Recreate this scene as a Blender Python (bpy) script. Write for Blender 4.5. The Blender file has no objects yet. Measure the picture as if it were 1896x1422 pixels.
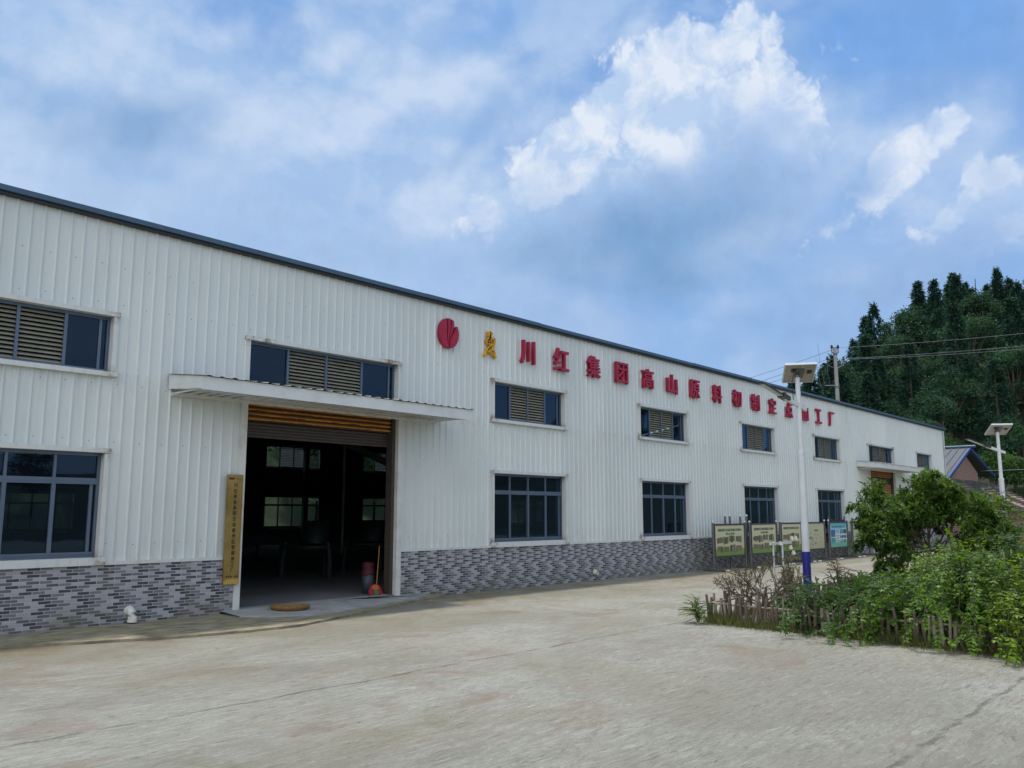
import bpy, bmesh, math, random
import numpy as np
from mathutils import Vector, Matrix
R = math.radians
S = bpy.context.scene
C = S.collection

# ------------------------------------------------------------------ camera
# world: +X runs along the factory front (to the right, away), +Y points into the factory, front wall at Y = 0
cam_d = bpy.data.cameras.new("camera"); cam = bpy.data.objects.new("camera", cam_d); C.objects.link(cam)
cam.location = (0, -12.84, 1.65)
cam.rotation_euler = (R(90 + 8.506), 0, R(41.009 - 90))
cam_d.sensor_width = 36; cam_d.lens = 36 * 1598 / 1896
cam_d.clip_start = 0.1; cam_d.clip_end = 3000
S.camera = cam
S.render.resolution_x, S.render.resolution_y = 1024, 768
S.view_settings.view_transform = 'Standard'; S.view_settings.look = 'None'
S.view_settings.exposure = 0.0; S.view_settings.gamma = 1.0
S.cycles.max_bounces = 6; S.cycles.diffuse_bounces = 3; S.cycles.transparent_max_bounces = 10; S.cycles.use_adaptive_sampling = True; S.cycles.adaptive_threshold = 0.02
S.cycles.caustics_reflective = False; S.cycles.caustics_refractive = False

# ------------------------------------------------------------------ node helper
class NT:
    def __init__(s, tree): s.t = tree; s.n = tree.nodes; s.l = tree.links
    def new(s, typ, **kw):
        n = s.n.new(typ)
        for k, v in kw.items(): setattr(n, k, v)
        return n
    def put(s, sock, v):
        if v is None: return
        if isinstance(v, bpy.types.NodeSocket): s.l.new(v, sock)
        elif isinstance(v, (tuple, list)) and sock.type == 'RGBA' and len(v) == 3: sock.default_value = (*v, 1)
        else: sock.default_value = v
    def math(s, op, a, b=None, c=None, clamp=False):
        n = s.new('ShaderNodeMath', operation=op, use_clamp=clamp)
        s.put(n.inputs[0], a); s.put(n.inputs[1], b); s.put(n.inputs[2], c); return n.outputs[0]
    def vmath(s, op, a, b=None):
        n = s.new('ShaderNodeVectorMath', operation=op); s.put(n.inputs[0], a); s.put(n.inputs[1], b); return n
    def mix(s, f, a, b, mode='MIX'):
        n = s.new('ShaderNodeMix', data_type='RGBA', blend_type=mode); n.clamp_factor = True
        s.put(n.inputs[0], f); s.put(n.inputs[6], a); s.put(n.inputs[7], b); return n.outputs[2]
    def rng(s, v, a, b, c=0., d=1., smooth=False):
        n = s.new('ShaderNodeMapRange'); n.clamp = True
        if smooth: n.interpolation_type = 'SMOOTHSTEP'
        for i, x in enumerate((v, a, b, c, d)): s.put(n.inputs[i], x)
        return n.outputs[0]
    def noise(s, vec, scale, detail=4, rough=.55, dist=0., dim='3D'):
        n = s.new('ShaderNodeTexNoise', noise_dimensions=dim); s.put(n.inputs['Vector'], vec)
        n.inputs['Scale'].default_value = scale; n.inputs['Detail'].default_value = detail
        n.inputs['Roughness'].default_value = rough; n.inputs['Distortion'].default_value = dist
        return n.outputs[0]
    def xyz(s, v):
        n = s.new('ShaderNodeSeparateXYZ'); s.put(n.inputs[0], v); return n.outputs
    def comb(s, x, y, z=0.):
        n = s.new('ShaderNodeCombineXYZ'); s.put(n.inputs[0], x); s.put(n.inputs[1], y); s.put(n.inputs[2], z); return n.outputs[0]
    def mapping(s, v, scale=(1, 1, 1), rot=(0, 0, 0), loc=(0, 0, 0)):
        n = s.new('ShaderNodeMapping'); s.put(n.inputs[0], v)
        n.inputs['Location'].default_value = loc; n.inputs['Rotation'].default_value = rot; n.inputs['Scale'].default_value = scale
        return n.outputs[0]
    def bump(s, h, strength=.3, dist=.01):
        n = s.new('ShaderNodeBump'); n.inputs['Strength'].default_value = strength; n.inputs['Distance'].default_value = dist
        s.put(n.inputs['Height'], h); return n.outputs[0]
    def obj(s): return s.new('ShaderNodeTexCoord').outputs['Object']

def lin(c):
    return tuple((x / 255 / 12.92) if x / 255 <= .04045 else ((x / 255 + .055) / 1.055) ** 2.4 for x in c)

# ------------------------------------------------------------------ sky and sun
SUN_AZ, SUN_EL = 36.0, 74.0     # direction towards the sun, measured from +X to +Y
world = bpy.data.worlds.new("World"); S.world = world; world.use_nodes = True
w = NT(world.node_tree); w.n.clear()
SKY_STRENGTH = 0.1
d = w.new('ShaderNodeTexCoord').outputs['Generated']
sky = w.new('ShaderNodeTexSky', sky_type='NISHITA'); sky.sun_disc = False
sky.sun_elevation = R(SUN_EL); sky.sun_rotation = R(90 - SUN_AZ)
sky.air_density = 1.0; sky.dust_density = 0.6; sky.ozone_density = 2.0
dx, dy, dz = w.xyz(w.vmath('NORMALIZE', d).outputs[0])
az = w.math('MULTIPLY', w.math('ARCTAN2', dy, dx), -57.29578)   # degrees, negative to the left of +X
el = w.math('MULTIPLY', w.math('ARCSINE', dz), 57.29578)
P0 = w.comb(az, el, 0.)
def nvec(scale, detail, rough, amp, off):                      # a noise vector that ruffles cloud edges
    n = w.new('ShaderNodeTexNoise', noise_dimensions='2D'); w.put(n.inputs['Vector'], w.mapping(P0, loc=off))
    n.inputs['Scale'].default_value = scale; n.inputs['Detail'].default_value = detail; n.inputs['Roughness'].default_value = rough
    v = w.vmath('SUBTRACT', n.outputs['Color'], (.5, .5, .5)).outputs[0]
    m = w.new('ShaderNodeVectorMath', operation='SCALE'); w.put(m.inputs[0], v); m.inputs['Scale'].default_value = amp
    return m.outputs[0]
big = nvec(.09, 3, .5, 9., (3, 7, 0)); fine = nvec(.42, 8, .6, 3.6, (1, 2, 5))
Psoft = w.vmath('ADD', P0, big).outputs[0]
Pcrisp = w.vmath('ADD', w.vmath('ADD', P0, fine).outputs[0], nvec(.16, 2, .5, 3.0, (9, 1, 3))).outputs[0]
tex_f = w.noise(w.mapping(P0, loc=(4, 4, 4)), .5, 8, .62, .3, dim='2D')
tex_b = w.noise(w.mapping(P0, loc=(2, 8, 1), scale=(1, 1.5, 1)), .13, 6, .55, .4, dim='2D')
# clear sky: Nishita, cooled towards the deep blue of the place, plus a bluish moist veil near the horizon
skyc = w.mix(1.0, sky.outputs[0], (1.02, 1.3, 1.62), 'MULTIPLY')
skyc = w.mix(1.0, skyc, (.86, .86, .86), 'MULTIPLY')
def K(c): return tuple(x / SKY_STRENGTH for x in lin(c))
col = w.mix(.62, skyc, w.mix(w.rng(el, 4, 36), K((148, 183, 225)), K((121, 169, 229))))
# thin high veil, patchy, thicker to the left
veil = w.math('MULTIPLY', w.rng(tex_b, .36, .64, smooth=True), w.rng(az, -30, -12, .8, .12, smooth=True))
col = w.mix(veil, col, K((170, 198, 234)))
# unseen bright overcast added behind and above the viewer for neutral light on the factory front
bk = w.math('MULTIPLY', w.rng(w.math('ADD', w.math('MULTIPLY', dy, -.8), w.math('MULTIPLY', dx, -.6)), -.25, .6, smooth=True), w.rng(tex_b, .3, .55, .55, 1., smooth=True))
bk = w.math('MAXIMUM', bk, w.rng(el, 40, 62, 0, .75, smooth=True))
col = w.mix(w.math('MULTIPLY', bk, .9), col, K((216, 226, 238)))
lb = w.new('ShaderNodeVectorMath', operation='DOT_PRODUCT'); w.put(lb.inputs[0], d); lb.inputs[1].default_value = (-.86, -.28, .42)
col = w.mix(w.rng(lb.outputs['Value'], .62, .95, 0, .9, smooth=True), col, tuple(x * 2.1 for x in K((236, 242, 250))))  # over-white patch added in the unseen sky to brighten wall ribs and front
def ell(P, a0, e0, ra, re, rot):
    v = w.vmath('SUBTRACT', P, (a0, e0, 0)).outputs[0]
    v = w.vmath('MULTIPLY', w.mapping(v, rot=(0, 0, R(rot))), (1 / ra, 1 / re, 0)).outputs[0]
    return w.vmath('LENGTH', v).outputs['Value']
def puff(P, scale, off):                                       # billowing cauliflower texture
    n = w.new('ShaderNodeTexVoronoi', feature='SMOOTH_F1', voronoi_dimensions='2D'); n.inputs['Scale'].default_value = scale; n.inputs['Detail'].default_value = 3.
    n.inputs['Roughness'].default_value = .55; n.inputs['Lacunarity'].default_value = 2.3; n.inputs['Smoothness'].default_value = .6
    w.put(n.inputs['Vector'], w.mapping(P, loc=off)); return w.math('SUBTRACT', .55, n.outputs['Distance'])
def soft(lst):
    global col
    for (a0, e0, ra, re, rot, c, k) in lst:
        al = w.rng(ell(Psoft, a0, e0, ra, re, rot), 1.0, .0, 0., k, smooth=True)
        sc = w.new('ShaderNodeVectorMath', operation='SCALE'); sc.inputs[0].default_value = K(c); w.put(sc.inputs['Scale'], w.rng(tex_f, .3, .7, .95, 1.05))
        col = w.mix(al, col, sc.outputs[0])
# broken soft cloud deck
fA = w.noise(w.mapping(P0, loc=(5, 2, 7), scale=(1, 1.35, 1)), .105, 7, .52, .0, dim='2D')
fA2 = w.noise(w.mapping(P0, loc=(5.5, .5, 7), scale=(1, 1.35, 1)), .105, 7, .52, .0, dim='2D')
mask = None
for (a0, e0, ra, re, rot, k) in [
    (-67.67, 26.76, 21.56, 9.56, 0, 0.75),
    (-52.21, 25.8, 20.54, 12.21, -30, 0.8),
    (-58.99, 18.63, 27.08, 7.28, 5, 0.95),
    (-40.56, 18.83, 15.65, 7.64, -20, 0.7),
    (-26.25, 20.93, 14.73, 8.61, 0, 0.75),
    (-14.94, 17.03, 12.6, 5.36, -15, 0.5),
    (-21.59, 23.99, 6.74, 4.4, 20, 0.5)]:
    m_ = w.rng(ell(Psoft, a0, e0, ra, re, rot), 1., 0., 0., k, smooth=True); mask = m_ if mask is None else w.math('ADD', mask, m_)
dA = w.math('ADD', w.math('MULTIPLY', w.math('SUBTRACT', fA, .5), 1.8), w.math('SUBTRACT', mask, .12))
reliefA = w.rng(w.math('SUBTRACT', fA, fA2), -.1, .13)
colA = w.mix(reliefA, K((166, 196, 234)), K((203, 220, 244)))
col = w.mix(w.rng(dA, -.35, .7, 0, .9, smooth=True), col, colA)
soft([
    (-46.45, 14.55, 32.88, 5.65, 12, (158, 188, 228), 0.8),
    (-63.98, 19.37, 19.11, 3.51, 8, (182, 206, 239), 0.5),
    (-65.81, 22.88, 10.34, 3.37, 5, (126, 166, 212), 0.8),
    (-43.59, 24.91, 4.54, 1.98, -30, (140, 178, 226), 0.7),
    (-42.86, 31.27, 6.57, 2.44, -30, (128, 172, 230), 0.7),
    (-16.78, 26.63, 9.55, 4.74, 0, (120, 168, 229), 0.9),
    (-9.72, 26.88, 7.31, 5.54, 0, (120, 168, 229), 0.9)])
# heaped cumulus with crisp sunlit tops
Pw = w.vmath('ADD', P0, nvec(.3, 4, .55, 2.4, (9, 1, 3))).outputs[0]
pB = puff(Pw, .22, (0, 0, 0)); pB2 = puff(Pw, .22, (-.7, -1.3, 0)); fB = w.noise(P0, .9, 7, .58, dim='2D')
fld = None
for (a0, e0, ra, re, rot, k) in [
    (-37.54, 23.06, 7.51, 2.85, -32, 1.0),
    (-41.68, 20.38, 4.49, 1.72, -30, 0.7),
    (-31.85, 26.91, 6.69, 2.87, -32, 1.1),
    (-27.74, 28.31, 5.08, 2.48, -25, 1.1),
    (-24.83, 30.03, 1.28, 1.64, 5, 1.0),
    (-28.6, 24.74, 7.59, 3.88, -10, 1.1),
    (-24.37, 23.68, 5.21, 2.88, 30, 0.8),
    (-21.6, 23.83, 3.37, 1.89, 30, 0.8),
    (-13.16, 22.8, 1.63, 1.13, 0, 0.85),
    (-14.01, 21.58, 2.69, 1.37, -45, 0.55),
    (-16.6, 19.96, 4.97, 1.88, -40, 0.95),
    (-19.29, 17.74, 3.21, 1.46, -30, 0.8),
    (-10.67, 19.15, 3.07, 1.65, -10, 0.8),
    (-9.76, 16.56, 2.99, 1.81, -30, 0.65),
    (-12.49, 17.92, 4.03, 1.54, -35, 0.7)]:
    m_ = w.math('SUBTRACT', k, w.math('MULTIPLY', ell(P0, a0, e0, ra, re, rot), 1.15)); fld = m_ if fld is None else w.math('MAXIMUM', fld, m_)
dB = w.math('ADD', w.math('ADD', fld, w.math('MULTIPLY', w.math('ADD', pB, .36), .9)), w.math('MULTIPLY', w.math('SUBTRACT', fB, .5), .35))
reliefB = w.rng(w.math('ADD', w.math('SUBTRACT', pB, pB2), w.math('MULTIPLY', w.math('SUBTRACT', fB, .5), .3)), -.34, .34)
colB = w.mix(reliefB, K((187, 210, 241)), K((229, 237, 249)))
col = w.mix(w.rng(dB, -.02, .34, 0, .94, smooth=True), col, colB)
soft([
    (-18.66, 27.85, 3.61, 2.37, 0, (120, 168, 229), 1.0),
    (-28.05, 20.24, 9.24, 3.35, 5, (166, 195, 234), 0.85),
    (-23.8, 21.02, 6.85, 3.92, 20, (160, 191, 234), 0.9),
    (-37.21, 18.79, 12.24, 3.81, -15, (168, 197, 234), 0.9),
    (-30.24, 18.86, 15.1, 4.78, -5, (150, 182, 224), 1.0),
    (-32.11, 16.89, 11.93, 4.16, -5, (114, 158, 205), 0.8),
    (-19.13, 20.47, 2.91, 3.83, 10, (146, 182, 230), 0.8),
    (-13.24, 15.84, 9.57, 2.81, -20, (154, 185, 229), 0.95),
    (-18.2, 14.5, 12.53, 3.27, 0, (148, 181, 225), 0.8),
    (-21.6, 11.11, 8.44, 5.4, 0, (146, 180, 225), 0.8),
    (-53.69, 16.35, 24.72, 4.47, 14, (164, 194, 232), 0.6),
    (-11.23, 19.25, 6.78, 3.91, -15, (176, 202, 238), 0.6)])
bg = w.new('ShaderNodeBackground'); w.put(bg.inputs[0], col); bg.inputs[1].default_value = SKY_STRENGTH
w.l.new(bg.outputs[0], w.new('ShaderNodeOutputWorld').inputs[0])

sd = bpy.data.lights.new("sun", 'SUN'); sun = bpy.data.objects.new("sun", sd); C.objects.link(sun)
sd.energy = 3.1; sd.angle = R(4); sd.color = (1.0, .955, .88)
to_sun = Vector((math.cos(R(SUN_EL)) * math.cos(R(SUN_AZ)), math.cos(R(SUN_EL)) * math.sin(R(SUN_AZ)), math.sin(R(SUN_EL))))
sun.rotation_euler = to_sun.to_track_quat('Z', 'Y').to_euler()

# ------------------------------------------------------------------ materials
MATS = {}
def mat(name, base, rough=.6, metal=0., var=0., vscale=3., bump=0., bscale=40., spec=.5, stretch=(1, 1, 1), dirt=None, dirt_amt=.5, dscale=1.5, coat=0.):
    if name in MATS: return MATS[name]
    m = bpy.data.materials.new(name); m.use_nodes = True; t = NT(m.node_tree)
    b = t.n['Principled BSDF']
    b.inputs['Roughness'].default_value = rough; b.inputs['Metallic'].default_value = metal
    b.inputs['Specular IOR Level'].default_value = spec; b.inputs['Coat Weight'].default_value = coat
    co = t.mapping(t.obj(), scale=stretch)
    colr = (*base, 1)
    if var:
        n = t.noise(co, vscale, 6, .6)
        colr = t.mix(t.rng(n, .25, .75), tuple(x * (1 - var) for x in base), tuple(min(1, x * (1 + var)) for x in base))
    if dirt:
        n = t.noise(co, dscale, 7, .65, .5)
        colr = t.mix(t.rng(n, .5, .75, 0, dirt_amt), colr, dirt)
    t.put(b.inputs['Base Color'], colr)
    if bump: t.put(b.inputs['Normal'], t.bump(t.noise(co, bscale, 5, .6), bump, .01))
    MATS[name] = m; return m

def leafmat(name, dark, light, trans=.35, rough=.45, spec=.22):
    m = bpy.data.materials.new(name); m.use_nodes = True; t = NT(m.node_tree); t.n.clear()
    a = t.new('ShaderNodeAttribute', attribute_name='tone')
    c = t.mix(a.outputs['Fac'], dark, light)
    b = t.new('ShaderNodeBsdfPrincipled'); t.put(b.inputs['Base Color'], c); b.inputs['Roughness'].default_value = rough
    b.inputs['Specular IOR Level'].default_value = spec
    tr = t.new('ShaderNodeBsdfTranslucent'); t.put(tr.inputs[0], t.mix(1., c, (1.35, 1.25, .6), 'MULTIPLY'))
    mx = t.new('ShaderNodeMixShader'); mx.inputs[0].default_value = trans
    t.l.new(b.outputs[0], mx.inputs[1]); t.l.new(tr.outputs[0], mx.inputs[2])
    t.l.new(mx.outputs[0], t.new('ShaderNodeOutputMaterial').inputs[0]); return m

def yard_material():
    m = bpy.data.materials.new('yard_concrete'); m.use_nodes = True; t = NT(m.node_tree); b = t.n['Principled BSDF']
    o = t.obj(); x, y, z = t.xyz(o)
    
    large = t.noise(o, .32, 6, .62, .6); mid = t.noise(o, 1.7, 7, .68, .8); fin = t.noise(o, 14, 6, .7)
    st1 = t.noise(t.mapping(o, scale=(1., 4.5, 1), rot=(0, 0, R(4))), 3.6, 9, .78, 1.2)
    st2 = t.noise(t.mapping(o, scale=(1., 4.5, 1), rot=(0, 0, R(-24))), 3.2, 9, .78, 1.5)
    st3 = t.noise(t.mapping(o, scale=(1., 6, 1), rot=(0, 0, R(30)), loc=(7, 3, 0)), 6.5, 7, .75, 1.2)
    vl = t.noise(t.mapping(o, scale=(.6, 1.1, 1), loc=(2, 9, 0)), .42, 5, .6, .5)
    c = t.mix(t.rng(mid, .3, .7), (.27, .272, .245), (.345, .345, .315))
    c = t.mix(t.rng(st1, .49, .6, 0, .65), c, (.45, .448, .41))
    c = t.mix(t.rng(st2, .53, .65, 0, .65), c, (.17, .16, .132))
    c = t.mix(t.rng(st3, .56, .67, 0, .5), c, (.48, .47, .425))
    c = t.mix(t.rng(st3, .45, .36, 0, .55), c, (.17, .16, .138))
    c = t.mix(t.rng(vl, .47, .6, 0, .6), c, (.23, .222, .185))
    c = t.mix(t.rng(vl, .46, .34, 0, .35), c, (.43, .425, .39))
    c = t.mix(t.rng(large, .48, .64, 0, .6), c, (.27, .245, .195))
    dom = t.noise(t.mapping(o, loc=(4, 1, 0)), .7, 3, .5)
    for k_, (rt, lo_, off_) in enumerate(((6, 0., 0), (-20, 0., 5), (28, .46, 9))):
        sn_ = t.noise(t.mapping(o, scale=(3.4, 17, 1), rot=(0, 0, R(rt)), loc=(off_, off_, 0)), 1., 6, .68, 1.3)
        am = t.rng(dom, lo_, lo_ + .08) if lo_ else t.rng(dom, .62, .5)
        c = t.mix(t.math('MULTIPLY', t.rng(sn_, .585, .65, 0, .62), am), c, (.15, .146, .125)); c = t.mix(t.math('MULTIPLY', t.rng(sn_, .41, .34, 0, .5), am), c, (.45, .445, .41))
    fl = t.new('ShaderNodeTexVoronoi', feature='F1'); t.put(fl.inputs['Vector'], t.mapping(o, scale=(3.2, 5.5, 1), rot=(0, 0, R(12)))); fl.inputs['Scale'].default_value = 1.
    c = t.mix(t.math('MULTIPLY', t.rng(fl.outputs['Distance'], .1, .04), t.rng(mid, .5, .62)), c, (.1, .092, .075))
    red = t.noise(t.mapping(o, loc=(11, 5, 0), scale=(1, 1.6, 1)), .55, 6, .66, .9)
    c = t.mix(t.rng(red, .55, .68, 0, .6), c, (.24, .165, .13))
    grn = t.noise(t.mapping(o, loc=(3, 15, 0)), .9, 6, .66, .6)
    nearw = t.rng(y, -3.6, -.6)                                    # moss and silt gather along the foot of the wall
    c = t.mix(t.math('MULTIPLY', t.rng(grn, .42, .6), t.math('MULTIPLY', nearw, .75)), c, (.2, .18, .08))
    c = t.mix(t.math('MULTIPLY', t.rng(mid, .42, .62), t.math('MULTIPLY', nearw, .6)), c, (.19, .14, .1))
    c = t.mix(t.math('MULTIPLY', t.rng(grn, .58, .7), .4), c, (.2, .19, .12))
    c = t.mix(t.rng(fin, .56, .75, 0, .45), c, (.16, .15, .125))
    c = t.mix(t.rng(fin, .42, .25, 0, .35), c, (.48, .465, .42))
    # cast joints and cracks
    wob = t.math('MULTIPLY', t.math('SUBTRACT', t.noise(o, 1.3, 6, .7), .5), .28)
    def line(coord, pos, wid):
        dd = t.math('ABSOLUTE', t.math('ADD', t.math('SUBTRACT', coord, pos), wob))
        return t.rng(dd, wid, wid * .25)
    j = line(y, -5.88, .022)
    for coord, pos, wid in ((y, -10.8, .03), (y, -17., .03), (x, 26., .02)): j = t.math('MAXIMUM', j, line(coord, pos, wid))
    brk = t.rng(t.noise(o, 2.5, 4, .6), .36, .54)
    jj = t.math('MULTIPLY', j, brk)
    gr = t.noise(o, 46, 4, .75)
    c = t.mix(t.rng(gr, .56, .7, 0, .55), c, (.15, .146, .125)); c = t.mix(t.rng(gr, .42, .3, 0, .5), c, (.5, .495, .455))
    c = t.mix(t.math('MULTIPLY', jj, .55), c, (.1, .092, .075))
    c = t.mix(1., c, (1., .985, .935), 'MULTIPLY')
    t.put(b.inputs['Base Color'], c); b.inputs['Roughness'].default_value = .88; b.inputs['Specular IOR Level'].default_value = .25
    h = t.math('ADD', t.math('MULTIPLY', sn_, .22), t.math('MULTIPLY', st1, .5)); h = t.math('ADD', h, t.math('ADD', t.math('MULTIPLY', fin, .35), t.math('MULTIPLY', st2, .5)))
    h = t.math('SUBTRACT', h, t.math('MULTIPLY', jj, .7))
    t.put(b.inputs['Normal'], t.bump(h, .9, .04)); return m

def facade_material():
    m = bpy.data.materials.new('white_corrugated_steel'); m.use_nodes = True; t = NT(m.node_tree); b = t.n['Principled BSDF']
    o = t.obj(); x, y, z = t.xyz(o)
    sheet = t.new('ShaderNodeTexWhiteNoise', noise_dimensions='1D'); t.put(sheet.inputs['W'], t.math('FLOOR', t.math('DIVIDE', x, .92)))
    c = t.mix(sheet.outputs['Value'], (.65, .685, .675), (.71, .74, .725))
    n1 = t.noise(o, .35, 5, .6); c = t.mix(t.rng(n1, .45, .75, 0, .35), c, (.51, .545, .54))
    streak = t.noise(t.mapping(o, scale=(7, 7, .35)), 1.3, 6, .65)
    c = t.mix(t.rng(streak, .55, .75, 0, .3), c, (.42, .43, .4))
    # grime just below the window sills, on the splash zone above the plinth
    g1 = t.rng(z, 1.35, .95, 0, 1); g2 = t.math('MULTIPLY', t.rng(z, 3.1, 3.72), t.rng(z, 3.74, 3.72))
    gs = t.noise(t.mapping(o, scale=(9, 9, .8)), 1.1, 6, .7)
    g = t.math('MULTIPLY', t.math('MAXIMUM', g1, g2), t.rng(gs, .48, .7, 0, .55))
    c = t.mix(g, c, (.33, .3, .22))
    t.put(b.inputs['Base Color'], c); b.inputs['Roughness'].default_value = .38; b.inputs['Specular IOR Level'].default_value = .45
    wav = t.noise(t.mapping(o, scale=(1, 1, .4)), 3., 3, .5)
    t.put(b.inputs['Normal'], t.bump(wav, .12, .02)); return m

def tile_material():
    m = bpy.data.materials.new('grey_strip_tiles'); m.use_nodes = True; t = NT(m.node_tree); b = t.n['Principled BSDF']
    o = t.obj(); x, y, z = t.xyz(o)
    TH, TW = .0457, .171
    zr = t.math('DIVIDE', z, TH); row = t.math('FLOOR', zr); fz = t.math('FRACT', zr)
    sh = t.math('FRACT', t.math('MULTIPLY', row, .5))
    wr = t.new('ShaderNodeTexWhiteNoise', noise_dimensions='1D'); t.put(wr.inputs['W'], row)
    xr = t.math('ADD', t.math('DIVIDE', x, TW), sh); colm = t.math('FLOOR', xr); fx = t.math('FRACT', xr)
    wn = t.new('ShaderNodeTexWhiteNoise', noise_dimensions='2D'); t.put(wn.inputs['Vector'], t.comb(colm, row)); rv_ = wn.outputs['Value']
    idx = t.math('FLOORED_MODULO', t.math('ADD', colm, t.math('FLOOR', t.math('MULTIPLY', wr.outputs['Value'], 2.99))), 3.)
    lightc = t.mix(rv_, (.34, .335, .37), (.43, .41, .45)); midc = t.mix(rv_, (.10, .11, .13), (.19, .19, .215)); darkc = t.mix(t.rng(rv_, .72, .8), (.022, .032, .045), (.085, .095, .115))
    c = t.mix(t.rng(idx, .4, .6), darkc, t.mix(t.rng(idx, 1.4, 1.6), midc, lightc))
    c = t.mix(t.rng(t.noise(o, 18, 5, .7), .35, .75, 0, .18), c, (.33, .33, .345))
    gz = t.math('MINIMUM', fz, t.math('SUBTRACT', 1., fz)); gx = t.math('MINIMUM', fx, t.math('SUBTRACT', 1., fx))
    grout = t.math('MAXIMUM', t.rng(gz, .11, .085), t.rng(gx, .03, .022))
    c = t.mix(grout, c, (.44, .435, .44))
    dn = t.noise(t.mapping(o, scale=(1, 1, 1.4)), 1.6, 7, .7, .5)
    c = t.mix(t.math('MULTIPLY', t.rng(z, .42, .02), t.rng(dn, .42, .62, 0, .85)), c, (.15, .135, .085))
    st = t.noise(t.mapping(o, scale=(3.2, 3.2, .25)), 1., 6, .65)
    c = t.mix(t.rng(st, .56, .7, 0, .45), c, (.22, .2, .15))
    t.put(b.inputs['Base Color'], c); b.inputs['Roughness'].default_value = .5
    t.put(b.inputs['Normal'], t.bump(t.math('MULTIPLY', grout, -1.), .5, .004)); return m

def brick_material():
    m = bpy.data.materials.new('red_brick'); m.use_nodes = True; t = NT(m.node_tree); b = t.n['Principled BSDF']
    o = t.obj(); x, y, z = t.xyz(o)
    v = t.comb(t.math('ADD', x, y), z, 0.)
    k = t.new('ShaderNodeTexBrick'); t.put(k.inputs['Vector'], v); k.inputs['Scale'].default_value = 1.
    k.inputs['Brick Width'].default_value = .25; k.inputs['Row Height'].default_value = .09; k.inputs['Mortar Size'].default_value = .012
    k.inputs['Color1'].default_value = (.36, .17, .115, 1); k.inputs['Color2'].default_value = (.27, .125, .09, 1); k.inputs['Mortar'].default_value = (.4, .33, .29, 1)
    n = t.noise(o, 1.6, 6, .65)
    c = t.mix(t.rng(n, .45, .7, 0, .6), k.outputs[0], (.36, .27, .22))
    t.put(b.inputs['Base Color'], c); b.inputs['Roughness'].default_value = .9; t.put(b.inputs['Normal'], t.bump(k.outputs[1], -.3, .01)); return m

def glass_material(name, tint, refl=.06, dark=(.01, .014, .022), through=.6):
    m = bpy.data.materials.new(name); m.use_nodes = True; t = NT(m.node_tree); t.n.clear()
    tr = t.new('ShaderNodeBsdfTransparent'); tr.inputs[0].default_value = (*tint, 1)
    df = t.new('ShaderNodeBsdfDiffuse'); df.inputs[0].default_value = (*dark, 1)
    m1 = t.new('ShaderNodeMixShader'); m1.inputs[0].default_value = through; t.l.new(df.outputs[0], m1.inputs[1]); t.l.new(tr.outputs[0], m1.inputs[2])
    gl = t.new('ShaderNodeBsdfGlossy'); gl.inputs[1].default_value = .015; gl.inputs[0].default_value = (.4, .66, 1, 1)
    wav = t.noise(t.obj(), 1.1, 2, .5); t.put(gl.inputs['Normal'], t.bump(wav, .05, .03))
    fr = t.new('ShaderNodeFresnel'); fr.inputs[0].default_value = 1.45
    f = t.math('MULTIPLY', fr.outputs[0], refl / .04, clamp=True)
    m2 = t.new('ShaderNodeMixShader'); t.put(m2.inputs[0], f); t.l.new(m1.outputs[0], m2.inputs[1]); t.l.new(gl.outputs[0], m2.inputs[2])
    t.l.new(m2.outputs[0], t.new('ShaderNodeOutputMaterial').inputs[0]); return m

def rust_slat_material():
    m = bpy.data.materials.new('orange_rusty_slats'); m.use_nodes = True; t = NT(m.node_tree); b = t.n['Principled BSDF']
    o = t.obj(); x, y, z = t.xyz(o); f = t.math('FRACT', t.math('DIVIDE', t.math('SUBTRACT', z, 3.2), .0795))
    n = t.noise(t.mapping(o, scale=(1.6, 1, 9)), 1.7, 6, .7, .5); n2 = t.noise(o, 9, 5, .7)
    c = t.mix(t.rng(t.math('ADD', f, t.math('MULTIPLY', t.math('SUBTRACT', n, .5), .9)), .34, .42), (.07, .028, .018), (.58, .25, .04))
    c = t.mix(t.rng(n2, .52, .7, 0, .6), c, (.26, .09, .03))
    t.put(b.inputs['Base Color'], c); b.inputs['Roughness'].default_value = .6; return m

def old_tile_material():
    m = bpy.data.materials.new('old_grey_roof_tiles'); m.use_nodes = True; t = NT(m.node_tree); b = t.n['Principled BSDF']
    o = t.obj(); x, y, z = t.xyz(o)
    wv = t.math('SINE', t.math('MULTIPLY', x, 29.)); n = t.noise(o, 4., 6, .7)
    rw = t.math('FRACT', t.math('MULTIPLY', y, 5.))
    c = t.mix(t.rng(n, .3, .7), (.06, .055, .06), (.17, .155, .16)); c = t.mix(t.rng(t.noise(o, .8, 5, .6), .5, .7, 0, .6), c, (.2, .17, .15))
    t.put(b.inputs['Base Color'], c); b.inputs['Roughness'].default_value = .9
    t.put(b.inputs['Normal'], t.bump(t.math('ADD', wv, rw), .9, .05)); return m

def board_material(name, top, mid, low, z0, z1, faded=.25):
    m = bpy.data.materials.new(name); m.use_nodes = True; t = NT(m.node_tree); b = t.n['Principled BSDF']
    o = t.obj(); x, y, z = t.xyz(o)
    c = t.mix(t.rng(z, z0 + (z1 - z0) * .5, z1), mid, top)
    n = t.noise(t.mapping(o, scale=(1, 1, 1.6)), 3.2, 5, .65, 1.)
    c = t.mix(t.rng(t.math('SUBTRACT', t.math('MULTIPLY', n, .45), t.math('SUBTRACT', z, z0)), 0., .06), c, low)
    c = t.mix(t.rng(t.noise(o, 7., 6, .7), .45, .75, 0, faded), c, (.4, .36, .22))
    t.put(b.inputs['Base Color'], c); b.inputs['Roughness'].default_value = .35; return m

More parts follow.
